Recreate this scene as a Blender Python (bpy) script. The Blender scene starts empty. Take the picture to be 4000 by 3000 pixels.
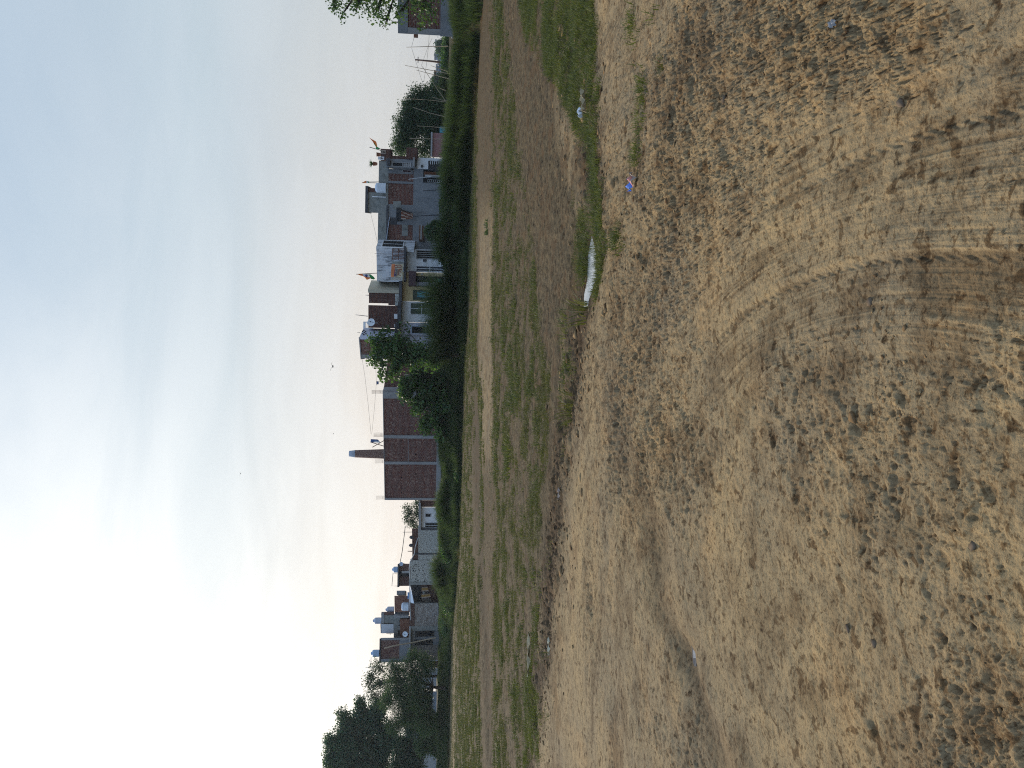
import bpy, math, random
import numpy as np
random.seed(7); RNG = np.random.default_rng(7)
C = bpy.context.scene.collection
# ------------------------------------------------------------------ camera geometry
H = 1.6; TH = math.radians(5.55); ROLL = math.radians(0.9); FPX = 2900.0
CAM = np.array([0.0, 0.0, H])
FW = np.array([0, math.cos(TH), -math.sin(TH)])
R0 = np.array([1.0, 0, 0]); U0 = np.array([0, math.sin(TH), math.cos(TH)])
RT = math.cos(ROLL)*R0 + math.sin(ROLL)*U0
UP = math.cos(ROLL)*U0 - math.sin(ROLL)*R0
def ray(px, py): return FW*FPX + RT*(1500.0-py) + UP*(2000.0-px)
def P(px, py, Y):
    d = ray(px, py); return CAM + d*(Y/d[1])
def G(px, py, z=0.0):
    d = ray(px, py); return CAM + d*((z-H)/d[2])
def Q(Z, zx, zy): return (Z[0]+zx/Z[2], Z[1]+zy/Z[2])
Z1=(1200,0,2.765); Z2=(1300,500,3.6867); Z3=(1300,850,3.6867); Z4=(1250,1250,3.6867); Z5=(1300,1650,3.6867)
Z6=(1350,2050,4.424); Z7=(1350,2350,4.424); Z8=(1200,2550,3.6867)
S=(0,0,1.0)
GA=(1800,0,2.212); GB=(1800,750,2.212); GC=(1700,1500,2.212); GD=(1700,2250,2.212)
# ------------------------------------------------------------------ noise
def _h(ix, iy, seed):
    h = (ix.astype(np.int64)*374761393 + iy.astype(np.int64)*668265263 + seed*2147483647+ 974711) & 0xFFFFFFFF
    h = ((h ^ (h >> 13))*1274126177) & 0xFFFFFFFF
    h = ((h ^ (h >> 16))*2246822519) & 0xFFFFFFFF
    return ((h ^ (h >> 15)) & 0xFFFFFF)/float(0xFFFFFF)
def vn(x, y, seed=0):
    xi = np.floor(x); yi = np.floor(y); fx = x-xi; fy = y-yi
    xi = xi.astype(np.int64); yi = yi.astype(np.int64)
    sx = fx*fx*(3-2*fx); sy = fy*fy*(3-2*fy)
    a = _h(xi, yi, seed); b = _h(xi+1, yi, seed); c = _h(xi, yi+1, seed); d = _h(xi+1, yi+1, seed)
    return ((a*(1-sx)+b*sx)*(1-sy) + (c*(1-sx)+d*sx)*sy)*2-1
def fbm(x, y, f, o=4, seed=0, g=0.5):
    s = 0; a = 1; t = 0
    for k in range(o):
        s = s + a*vn(x*f+13.7*k, y*f-7.3*k, seed+k); t += a; a *= g; f *= 2.03
    return s/t
def worley(x, y, f, seed=0):
    x = x*f; y = y*f; xi = np.floor(x).astype(np.int64); yi = np.floor(y).astype(np.int64)
    best = np.full(x.shape, 9.0); cid = np.zeros(x.shape)
    for i in (-1, 0, 1):
        for j in (-1, 0, 1):
            cx = xi+i; cy = yi+j
            d = np.hypot(cx+_h(cx, cy, seed)-x, cy+_h(cx, cy, seed+9)-y)
            m = d < best; best = np.where(m, d, best); cid = np.where(m, _h(cx, cy, seed+17), cid)
    return best, cid
def ss(a, b, x):
    t = np.clip((x-a)/(b-a), 0, 1); return t*t*(3-2*t)
# ------------------------------------------------------------------ lines on the ground (world polylines)
def line(pts, z=0.0):
    w = sorted([tuple(G(a, b, z)[:2]) for a, b in pts]); xs = np.array([p[0] for p in w]); ys = np.array([p[1] for p in w])
    return lambda x: np.interp(x, xs, ys)
FRONT = line([(1890,-250),(1888,0),(1876,130),(1862,400),(1850,560),(1842,700),(1834,900),(1831,1150),(1822,1350),(1811,1500),(1806,1800),(1795,2150),(1780,2350),(1764,2500),(1758,2700),(1755,3000),(1753,3300)])
def bank(x, y):
    f = FRONT(x)
    t = ss(0.0, 4.2+0.7*vn(x*.4, x*0, 5), y-f-0.25*vn(x*.9, y*.9, 3))
    return 1.22*t
# ------------------------------------------------------------------ mesh helpers
class MB:
    def __init__(s): s.v=[]; s.f=[]; s.uv=[]; s.m=[]; s.sm=[]
    def quad(s, pts, uv=None, m=0, sm=False):
        i = len(s.v); s.v += [tuple(float(c) for c in p) for p in pts]; s.f.append(tuple(range(i, i+len(pts))))
        s.uv.append(uv or [(p[0], p[2]) for p in pts]); s.m.append(m); s.sm.append(sm)
    def fbox(s, F, r, d0, d1, m=0, jit=0.0):
        u0,u1,z0,z1 = r
        d1 += (F.k % 5)*0.0025; F.k += 1
        fr = [F.W(u0,d1,z0),F.W(u1,d1,z0),F.W(u1,d1,z1),F.W(u0,d1,z1)]
        if d0 < -0.4:
            mid = F.W((u0+u1)/2,0,0); e = F.W(u0,0,0) if mid[0] > 0 else F.W(u1,0,0)
            L = math.hypot(e[0], e[1]); rd = np.array([e[0]/L, e[1]/L, 0])*(-d0)
            bk = [p+rd for p in [F.W(u0,0,z0),F.W(u1,0,z0),F.W(u1,0,z1),F.W(u0,0,z1)]]
        else: bk = [F.W(u0,d0,z0),F.W(u1,d0,z0),F.W(u1,d0,z1),F.W(u0,d0,z1)]
        D = abs(d1-d0)
        s.quad(fr, [(u0,z0),(u1,z0),(u1,z1),(u0,z1)], m)
        s.quad([bk[1],bk[0],bk[3],bk[2]], [(u1,z0),(u0,z0),(u0,z1),(u1,z1)], m)
        s.quad([bk[0],fr[0],fr[3],bk[3]], [(u0-D,z0),(u0,z0),(u0,z1),(u0-D,z1)], m)
        s.quad([fr[1],bk[1],bk[2],fr[2]], [(u1,z0),(u1+D,z0),(u1+D,z1),(u1,z1)], m)
        s.quad([fr[3],fr[2],bk[2],bk[3]], [(u0,z1),(u1,z1),(u1,z1+D),(u0,z1+D)], m)
        s.quad([bk[0],bk[1],fr[1],fr[0]], [(u0,z0),(u1,z0),(u1,z0-D),(u0,z0-D)], m)
        return s
    def box(s, a, b, m=0):
        x0,y0,z0 = a; x1,y1,z1 = b
        V=[(x0,y0,z0),(x1,y0,z0),(x1,y1,z0),(x0,y1,z0),(x0,y0,z1),(x1,y0,z1),(x1,y1,z1),(x0,y1,z1)]
        for q in ((0,1,5,4),(1,2,6,5),(2,3,7,6),(3,0,4,7),(4,5,6,7),(3,2,1,0)):
            p=[V[i] for i in q]; uv=[(c[0]+c[1], c[2]) for c in p] if q not in ((4,5,6,7),(3,2,1,0)) else [(c[0],c[1]) for c in p]
            s.quad(p, uv, m)
        return s
    def tube(s, pts, rad, n=6, m=0, cap=True):
        pts=[np.array(p,float) for p in pts]; rings=[]
        if not hasattr(rad,'__len__'): rad=[rad]*len(pts)
        for i,p in enumerate(pts):
            t = pts[min(i+1,len(pts)-1)]-pts[max(i-1,0)]; t/= (np.linalg.norm(t)+1e-9)
            a = np.array([0,0,1.]) if abs(t[2])<.9 else np.array([1.,0,0])
            u=np.cross(t,a); u/=np.linalg.norm(u); w=np.cross(t,u)
            i0=len(s.v)
            for k in range(n):
                an=2*math.pi*k/n; s.v.append(tuple(p+rad[i]*(math.cos(an)*u+math.sin(an)*w)))
            rings.append(i0)
        for a,b in zip(rings[:-1],rings[1:]):
            for k in range(n):
                k2=(k+1)%n; s.f.append((a+k,b+k,b+k2,a+k2)); s.uv.append([(k/n,0),(k/n,1),(k2/n,1),(k2/n,0)]); s.m.append(m); s.sm.append(n>4)
        if cap:
            for r0 in (rings[0],rings[-1]):
                s.f.append(tuple(r0+k for k in range(n))); s.uv.append([(0,0)]*n); s.m.append(m); s.sm.append(False)
        return s
    def lathe(s, c, prof, n=18, m=0, axis=None):
        c=np.array(c,float)
        w=np.array(axis if axis is not None else (0,0,1.),float); w/=np.linalg.norm(w)
        a=np.array([1.,0,0]) if abs(w[0])<.9 else np.array([0,1.,0]); u=np.cross(w,a); u/=np.linalg.norm(u); v=np.cross(w,u)
        rings=[]
        for r,z in prof:
            rings.append(len(s.v))
            for k in range(n):
                an=2*math.pi*k/n; s.v.append(tuple(c+w*z+r*(math.cos(an)*u+math.sin(an)*v)))
        for a0,b0 in zip(rings[:-1],rings[1:]):
            for k in range(n):
                k2=(k+1)%n; s.f.append((a0+k,a0+k2,b0+k2,b0+k)); s.uv.append([(0,0)]*4); s.m.append(m); s.sm.append(True)
        for r0 in (rings[0],rings[-1]):
            s.f.append(tuple(r0+k for k in range(n))); s.uv.append([(0,0)]*n); s.m.append(m); s.sm.append(False)
        return s
    def sheet(s, grid, m=0, thick=0.01, sm=True):
        """grid[i][j] of points -> two-sided thin solid"""
        gi=np.array(grid,float); a,b=gi.shape[:2]
        i0=len(s.v)
        for off in (0,thick):
            for i in range(a):
                for j in range(b): s.v.append((gi[i,j,0], gi[i,j,1]+off, gi[i,j,2]))
        N=a*b
        for i in range(a-1):
            for j in range(b-1):
                q=(i0+i*b+j,i0+i*b+j+1,i0+(i+1)*b+j+1,i0+(i+1)*b+j)
                mm = m(i/(a-1),j/(b-1)) if callable(m) else m
                uv=[(j/(b-1),i/(a-1)),((j+1)/(b-1),i/(a-1)),((j+1)/(b-1),(i+1)/(a-1)),(j/(b-1),(i+1)/(a-1))]
                s.f.append(q); s.uv.append(uv); s.m.append(mm); s.sm.append(sm)
                s.f.append(tuple(x+N for x in reversed(q))); s.uv.append(uv[::-1]); s.m.append(mm); s.sm.append(sm)
        return s
def link(name, me, mats, parent=None, loc=None):
    o = bpy.data.objects.new(name, me); C.objects.link(o)
    for m in (mats if isinstance(mats,(list,tuple)) else [mats]): me.materials.append(m)
    if parent is not None: o.parent = parent
    if loc is not None: o.location = loc
    return o
def build(name, mb, mats, parent=None, origin=(0,0,0), top=False):
    me = bpy.data.meshes.new(name)
    o3 = np.array(origin,float)
    me.from_pydata([tuple(np.array(v)-o3) for v in mb.v], [], mb.f)
    uvl = me.uv_layers.new(name='UVMap'); flat=[]
    for uv in mb.uv:
        for a in uv: flat += [a[0],a[1]]
    uvl.data.foreach_set('uv', flat)
    me.polygons.foreach_set('material_index', mb.m); me.polygons.foreach_set('use_smooth', mb.sm)
    me.update()
    return link(name, me, mats, parent, tuple(o3) if top else None)
def np_mesh(name, V, Qd, mat, parent=None, origin=(0,0,0), top=False, smooth=False, attrs=None):
    me = bpy.data.meshes.new(name); V = np.asarray(V,np.float32)-np.array(origin,np.float32)
    n=len(Qd); k=Qd.shape[1]
    me.vertices.add(len(V)); me.vertices.foreach_set('co', V.ravel())
    me.loops.add(n*k); me.loops.foreach_set('vertex_index', Qd.ravel().astype(np.int32))
    me.polygons.add(n); me.polygons.foreach_set('loop_start', np.arange(0,n*k,k,dtype=np.int32))
    me.polygons.foreach_set('loop_total', np.full(n,k,np.int32))
    if smooth: me.polygons.foreach_set('use_smooth', np.ones(n,bool))
    for a,val in (attrs or {}).items():
        at=me.attributes.new(a,'FLOAT','POINT'); at.data.foreach_set('value', np.asarray(val,np.float32))
    me.update(calc_edges=True); me.validate()
    return link(name, me, mat, parent, tuple(float(c) for c in origin) if top else None)
def tag(o, label=None, cat=None, group=None, kind=None):
    for k,v in (('label',label),('category',cat),('group',group),('kind',kind)):
        if v: o[k]=v
    return o
class Thing:
    def __init__(s, name, label, cat, loc, group=None):
        s.loc=tuple(float(c) for c in loc); s.o=bpy.data.objects.new(name,None); C.objects.link(s.o); s.o.location=s.loc
        s.o.empty_display_size=.3; tag(s.o,label,cat,group)
    def part(s, name, mb, mat, parent=None, label=None):
        o=build(name, mb, mat, parent or s.o, s.loc)
        if label: o['label']=label
        return o
    def npart(s, name, V, Qd, mat, parent=None, smooth=False): return np_mesh(name,V,Qd,mat,parent or s.o,s.loc,smooth=smooth)
def single(name, mb, mat, label, cat, loc, group=None, kind=None):
    o=build(name, mb, mat, None, loc, top=True); return tag(o,label,cat,group,kind)
class Fac:
    def __init__(s, pyL, YL, pyR, YR):
        a=P(1715,pyL,YL); b=P(1715,pyR,YR); s.p=np.array([a[0],a[1],0]); d=np.array([b[0]-a[0],b[1]-a[1],0]); s.L=np.linalg.norm(d)
        s.u=d/s.L; s.n=np.array([s.u[1],-s.u[0],0]); s.k=0
    def hit(s, px, py):
        d=ray(px,py); t=np.dot(s.p-CAM,s.n)/np.dot(d,s.n); w=CAM+d*t; return float(np.dot(w-s.p,s.u)), float(w[2])
    def W(s,u,d,z): return s.p+s.u*u+s.n*d+np.array([0,0,z])
    def r(s, Z, x0, y0, x1, y1):
        a=Q(Z,x0,y0); b=Q(Z,x1,y1); xm=(a[0]+b[0])/2; ym=(a[1]+b[1])/2
        u0=s.hit(xm,b[1])[0]; u1=s.hit(xm,a[1])[0]; z1=s.hit(a[0],ym)[1]; z0=s.hit(b[0],ym)[1]
        return (u0,u1,z0,z1)
# ------------------------------------------------------------------ materials
def newmat(name):
    m=bpy.data.materials.new(name); m.use_nodes=True; nt=m.node_tree; b=nt.nodes['Principled BSDF']
    return m,nt,nt.nodes,nt.links,b
def c4(c): return (c[0],c[1],c[2],1)
def ramp(nt, fac, stops):
    r=nt.nodes.new('ShaderNodeValToRGB'); nt.links.new(fac,r.inputs[0]); e=r.color_ramp.elements
    e[0].position,e[0].color=stops[0][0],c4(stops[0][1]); e[1].position,e[1].color=stops[1][0],c4(stops[1][1])
    for p,c in stops[2:]:
        x=e.new(p); x.color=c4(c)
    return r.outputs[0]
def noi(nt, vec, scale, detail=4, rough=.55, dist=0.0):
    n=nt.nodes.new('ShaderNodeTexNoise'); n.inputs['Scale'].default_value=scale; n.inputs['Detail'].default_value=detail
    n.inputs['Roughness'].default_value=rough; n.inputs['Distortion'].default_value=dist
    if vec is not None: nt.links.new(vec,n.inputs['Vector'])
    return n.outputs['Fac']
def mixc(nt, fac, a, b, mode='MIX'):
    m=nt.nodes.new('ShaderNodeMix'); m.data_type='RGBA'; m.blend_type=mode
    for i,x in ((0,fac),(6,a),(7,b)):
        if isinstance(x,(int,float)): m.inputs[i].default_value=x
        elif isinstance(x,tuple): m.inputs[i].default_value=c4(x)
        else: nt.links.new(x,m.inputs[i])
    return m.outputs[2]
def math_(nt, op, a, b=None, clamp=False):
    m=nt.nodes.new('ShaderNodeMath'); m.operation=op; m.use_clamp=clamp
    for i,x in enumerate((a,b)):
        if x is None: continue
        if isinstance(x,(int,float)): m.inputs[i].default_value=x
        else: nt.links.new(x,m.inputs[i])
    return m.outputs[0]
def bump(nt, b, h, s, d=0.02):
    n=nt.nodes.new('ShaderNodeBump'); n.inputs['Strength'].default_value=s; n.inputs['Distance'].default_value=d
    nt.links.new(h,n.inputs['Height']); nt.links.new(n.outputs[0],b.inputs['Normal'])
def coord(nt, kind='Object'):
    t=nt.nodes.new('ShaderNodeTexCoord'); return t.outputs[kind]
MAT={}
def plain(name,col,rough=.8,var=.25,scale=3.0,metal=0.0,spec=.3):
    m,nt,N,L,b=newmat(name); v=coord(nt)
    f=noi(nt,v,scale,5); k=tuple(c*(1-var) for c in col); h=tuple(min(1,c*(1+var)) for c in col)
    L.new(ramp(nt,f,[(.3,k),(.7,h)]),b.inputs['Base Color']); b.inputs['Roughness'].default_value=rough; b.inputs['Metallic'].default_value=metal
    b.inputs['Specular IOR Level'].default_value=spec
    MAT[name]=m; return m
def plaster(name,col,stain,amt=.5,scale=1.3,streak=True,thr=(.48,.7)):
    m,nt,N,L,b=newmat(name); v=coord(nt,'UV')
    mp=N.new('ShaderNodeMapping'); L.new(v,mp.inputs[0]); mp.inputs['Scale'].default_value=(1.0,.35 if streak else 1.0,1.0)
    f=noi(nt,mp.outputs[0],scale*1.6,6,.65); f2=noi(nt,v,9,4,.6)
    s=ramp(nt,f,[(thr[0],(0,0,0)),(thr[1],(1,1,1))])
    c=mixc(nt,math_(nt,'MULTIPLY',s,amt),col,stain)
    c=mixc(nt,.35,c,ramp(nt,f2,[(.35,(.55,.55,.55)),(.65,(1.0,1.0,1.0))]),'MULTIPLY')
    L.new(c,b.inputs['Base Color']); b.inputs['Roughness'].default_value=.9; b.inputs['Specular IOR Level'].default_value=.2
    bump(nt,b,f2,.5,.02); MAT[name]=m; return m
def brick(name,c1,c2,mor,light=(.42,.30,.22),lightamt=.5,sc=1.0):
    m,nt,N,L,b=newmat(name); v=coord(nt,'UV')
    wob=N.new('ShaderNodeVectorMath'); wob.operation='ADD'
    nn=N.new('ShaderNodeTexNoise'); nn.inputs['Scale'].default_value=1.7; L.new(v,nn.inputs['Vector'])
    sc_=N.new('ShaderNodeVectorMath'); sc_.operation='SCALE'; sc_.inputs['Scale'].default_value=.05; L.new(nn.outputs['Color'],sc_.inputs[0])
    L.new(v,wob.inputs[0]); L.new(sc_.outputs[0],wob.inputs[1]); vv=wob.outputs[0]
    def bt(a,bb,mo,w,ms=.012,bias=0.0):
        t=N.new('ShaderNodeTexBrick'); L.new(vv,t.inputs['Vector'])
        t.inputs['Color1'].default_value=c4(a); t.inputs['Color2'].default_value=c4(bb); t.inputs['Mortar'].default_value=c4(mo)
        t.inputs['Scale'].default_value=sc; t.inputs['Brick Width'].default_value=w; t.inputs['Row Height'].default_value=.088
        t.inputs['Mortar Size'].default_value=ms; t.inputs['Mortar Smooth'].default_value=.2; t.inputs['Bias'].default_value=bias
        return t
    t=bt(c1,c2,mor,.24)
    t2=bt((0,0,0),(1,1,1),(0,0,0),.12,.012,-.25)
    patch=noi(nt,v,.9,3); pm=ramp(nt,patch,[(.38,(.15,.15,.15)),(.62,(1,1,1))])
    sel=ramp(nt,t2.outputs['Color'],[(.46,(0,0,0)),(.60,(1,1,1))])
    f=math_(nt,'MULTIPLY',math_(nt,'MULTIPLY',sel,pm),lightamt)
    c=mixc(nt,f,t.outputs['Color'],light)
    d=noi(nt,v,2.2,5,.65); c=mixc(nt,.55,c,ramp(nt,d,[(.3,(.45,.45,.48)),(.65,(1,1,1))]),'MULTIPLY')
    L.new(c,b.inputs['Base Color']); b.inputs['Roughness'].default_value=.92; b.inputs['Specular IOR Level'].default_value=.15
    inv=math_(nt,'SUBTRACT',1.0,t.outputs['Fac']); bump(nt,b,inv,.8,.015); MAT[name]=m; return m
def leaf(name,c1,c2,trans=.35,scale=1.2,rough=.55,c3=None):
    m,nt,N,L,b=newmat(name); v=coord(nt)
    g=N.new('ShaderNodeNewGeometry'); r=g.outputs['Random Per Island']
    f=noi(nt,v,scale,3); ff=math_(nt,'ADD',math_(nt,'MULTIPLY',f,.65),math_(nt,'MULTIPLY',r,.4))
    st=[(.3,c1),(.72,c2)]
    if c3: st.append((.92,c3))
    c=ramp(nt,ff,st); L.new(c,b.inputs['Base Color']); b.inputs['Roughness'].default_value=rough; b.inputs['Specular IOR Level'].default_value=.3
    t=N.new('ShaderNodeBsdfTranslucent'); L.new(mixc(nt,1.0,c,(1.5,1.6,.7),'MULTIPLY'),t.inputs[0])
    mx=N.new('ShaderNodeMixShader'); mx.inputs[0].default_value=trans; L.new(b.outputs[0],mx.inputs[1]); L.new(t.outputs[0],mx.inputs[2])
    L.new(mx.outputs[0],N['Material Output'].inputs[0]); MAT[name]=m; return m

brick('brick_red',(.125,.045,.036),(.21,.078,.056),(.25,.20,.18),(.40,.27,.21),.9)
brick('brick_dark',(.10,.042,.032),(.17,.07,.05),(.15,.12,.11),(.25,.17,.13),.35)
brick('brick_orange',(.26,.10,.06),(.33,.13,.08),(.2,.15,.12),(.4,.24,.17),.4)
brick('brick_whitewash',(.20,.14,.11),(.40,.37,.33),(.42,.40,.37),(.62,.60,.55),1.0)
brick('brick_block',(.22,.19,.16),(.32,.28,.24),(.30,.28,.26),(.44,.40,.35),.6)
plaster('concrete',(.33,.33,.33),(.16,.16,.17),.6)
plaster('concrete_light',(.46,.47,.47),(.24,.25,.25),.6)
plaster('plaster_grey',(.25,.265,.28),(.13,.14,.15),.7,.8)
plaster('plaster_green_grey',(.30,.31,.29),(.12,.13,.12),.9,2.2,False)
plaster('plaster_white',(.80,.83,.86),(.35,.36,.37),.25)
plaster('plaster_stained',(.70,.73,.77),(.10,.11,.12),.8,2.0,True,(.5,.64))
plaster('plaster_cream',(.68,.56,.32),(.3,.25,.17),.3)
plaster('plaster_cream_pale',(.55,.50,.38),(.3,.28,.22),.4)
plaster('plaster_lilac',(.66,.67,.80),(.28,.28,.33),.4)
plaster('plaster_peeling',(.55,.57,.53),(.20,.18,.15),.9,4.6,False,(.42,.60))
plaster('plaster_pink',(.42,.22,.22),(.3,.25,.24),.7,1.5,False)
plain('black_void',(.012,.013,.016),.9,.3); plain('dark_metal',(.035,.035,.04),.6,.3); plain('slab_dark',(.07,.072,.08),.9,.3)  # black_void paints the shade inside openings and holes, and black lettering
plain('steel_grey',(.35,.36,.37),.5,.15,3,.4); plain('rust',(.16,.065,.035),.8,.4,6); plain('white_paint',(.78,.80,.82),.5,.06)
plain('tank_white',(.66,.74,.82),.35,.08,1.5,0,.5); plain('tank_blue',(.36,.50,.68),.4,.08,1.5,0,.5); plain('tank_grey',(.46,.52,.62),.4,.08,1.5,0,.5)
plain('bamboo',(.30,.23,.15),.7,.3,5); plain('bark',(.055,.042,.032),.95,.35,4); plain('wire',(.03,.03,.035),.6,.1)
plain('door_navy',(.018,.025,.05),.5,.3); plain('window_green',(.035,.06,.045),.4,.3,2); plain('lilac_panel',(.34,.34,.45),.7,.1)
plain('curtain_blue',(.10,.34,.42),.8,.25,5); plain('maroon',(.055,.028,.035),.5,.2); plain('wood_brown',(.13,.07,.045),.7,.3,6)
plain('cream_metal',(.55,.50,.38),.6,.15,4); plain('tarp_black',(.02,.023,.028),.55,.4,3); plain('tarp_blue',(.22,.40,.68),.5,.2,3)
plain('plastic_blue',(.03,.14,.42),.45,.15,4); plain('green_box',(.06,.30,.16),.5,.15); plain('cloth_orange',(.85,.24,.05),.8,.15,6)
plain('cloth_white',(.86,.86,.86),.85,.06,6); plain('cloth_green',(.03,.28,.07),.8,.2,6); plain('navy_ink',(.02,.03,.16),.7,.1)
plain('cloth_blue',(.10,.17,.34),.85,.25,6); plain('cloth_brown',(.14,.055,.035),.9,.5,8); plain('cloth_dark',(.03,.022,.02),.9,.3)
plain('cloth_gold',(.27,.16,.045),.9,.25,9); plain('banner_orange',(.68,.24,.10),.7,.12,4); plain('banner_cream',(.58,.53,.38),.7,.1,4)
plain('red_ink',(.28,.05,.04),.7,.1); plain('terracotta',(.28,.11,.06),.8,.2); plain('panel_tan',(.36,.29,.24),.8,.15)
plain('feather',(.05,.045,.04),.8,.2); plain('stone',(.15,.11,.075),1.0,.35,30,0,.05); plain('packet_blue',(.10,.24,.66),.35,.3,25); plain('packet_red',(.55,.20,.16),.45,.4,30)
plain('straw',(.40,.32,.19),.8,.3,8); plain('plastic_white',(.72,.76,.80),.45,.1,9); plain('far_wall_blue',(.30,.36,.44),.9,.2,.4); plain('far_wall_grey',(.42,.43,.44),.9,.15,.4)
plain('green_net',(.02,.26,.14),.7,.2)
leaf('leaf_dark',(.024,.050,.030),(.075,.125,.055),.32,.35)
#leaf('y',(0.019,0.039,0.025),(0.062,0.108,0.045),.28,.35)
leaf('leaf_blue_dark',(.030,.062,.042),(.085,.150,.078),.34,.4)
#leaf('x',(0.016,0.033,0.028),(0.046,0.084,0.052),.22,.4)
leaf('leaf_mid',(0.028,0.063,0.028),(0.101,0.173,0.056),.35,.6,.5,(0.186,0.270,0.070))
leaf('leaf_broad',(0.023,0.054,0.025),(0.085,0.158,0.049),.4,.8,.45,(0.217,0.300,0.070))
leaf('leaf_feather',(0.028,0.060,0.025),(0.093,0.150,0.049),.35,.5)
leaf('leaf_olive',(0.046,0.068,0.028),(0.124,0.150,0.049),.35,.9)
leaf('grass_tall',(.030,.052,.026),(.095,.130,.058),.35,.7,.6,(.19,.19,.10))
leaf('grass_dry',(.07,.06,.03),(.17,.14,.07),.3,1.0)
leaf('grass_field',(.058,.062,.024),(.135,.132,.050),.3,2.2,.6,(.29,.24,.11))
leaf('grass_near',(.050,.066,.020),(.14,.155,.042),.3,1.2,.6,(.27,.23,.07))
leaf('bank_plants',(.028,.048,.026),(.095,.130,.058),.40,1.6,.6)

leaf('grass_weed',(.030,.045,.018),(.12,.14,.045),.3,1.5,.6,(.22,.20,.07))
# ================================================================== GROUND
def projpx(x, y):
    vx, vy, vz = x, y, -H
    f = vy*FW[1]+vz*FW[2]; f=np.maximum(f,1e-3)
    r = vx*RT[0]+vy*RT[1]+vz*RT[2]; u = vx*UP[0]+vy*UP[1]+vz*UP[2]
    return 2000-FPX*u/f, 1500-FPX*r/f
def bd(p, lo, hi, s): return ss(lo-s, lo+s, p)*(1-ss(hi-s, hi+s, p))
DITCH = line([(2170,-300),(2190,0),(2240,330),(2290,560),(2325,750),(2325,950),(2292,1200),(2268,1330),(2235,1500),(2200,1700),(2180,2000),(2160,2250),(2115,2600),(2080,3000),(2055,3400)])
RUT = line([(2380,1300),(2450,1600),(2540,1860),(2584,2053),(2590,2246),(2625,2440),(2690,2585),(2794,2826),(2860,3100),(2900,3400)])
PC = np.array([-4.5, 2.5]); PR = 4.6
PUD = [(2297,926),(2320,1010),(2319,1050),(2313,1090),(2301,1125),(2288,1160),(2283,1195),(2268,1196),(2270,1150),(2282,1095),(2283,1040),(2284,1000),(2291,962)]
PUDW = np.array([G(a,b)[:2] for a,b in PUD])
def pdist(x, y):
    """signed-ish distance to the puddle outline (negative inside)"""
    n=len(PUDW); d=np.full(x.shape,1e9); ins=np.zeros(x.shape,bool)
    for i in range(n):
        a=PUDW[i]; b=PUDW[(i+1)%n]; e=b-a; t=np.clip(((x-a[0])*e[0]+(y-a[1])*e[1])/(e@e),0,1)
        d=np.minimum(d,np.hypot(x-a[0]-t*e[0],y-a[1]-t*e[1]))
        c=((a[1]>y)!=(b[1]>y))&(x<(b[0]-a[0])*(y-a[1])/(b[1]-a[1]+1e-12)+a[0]); ins^=c
    return np.where(ins,-d,d)
def blob(px,py,cx,cy,rx,ry): return np.exp(-((px-cx)/rx)**2-((py-cy)/ry)**2)
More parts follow.
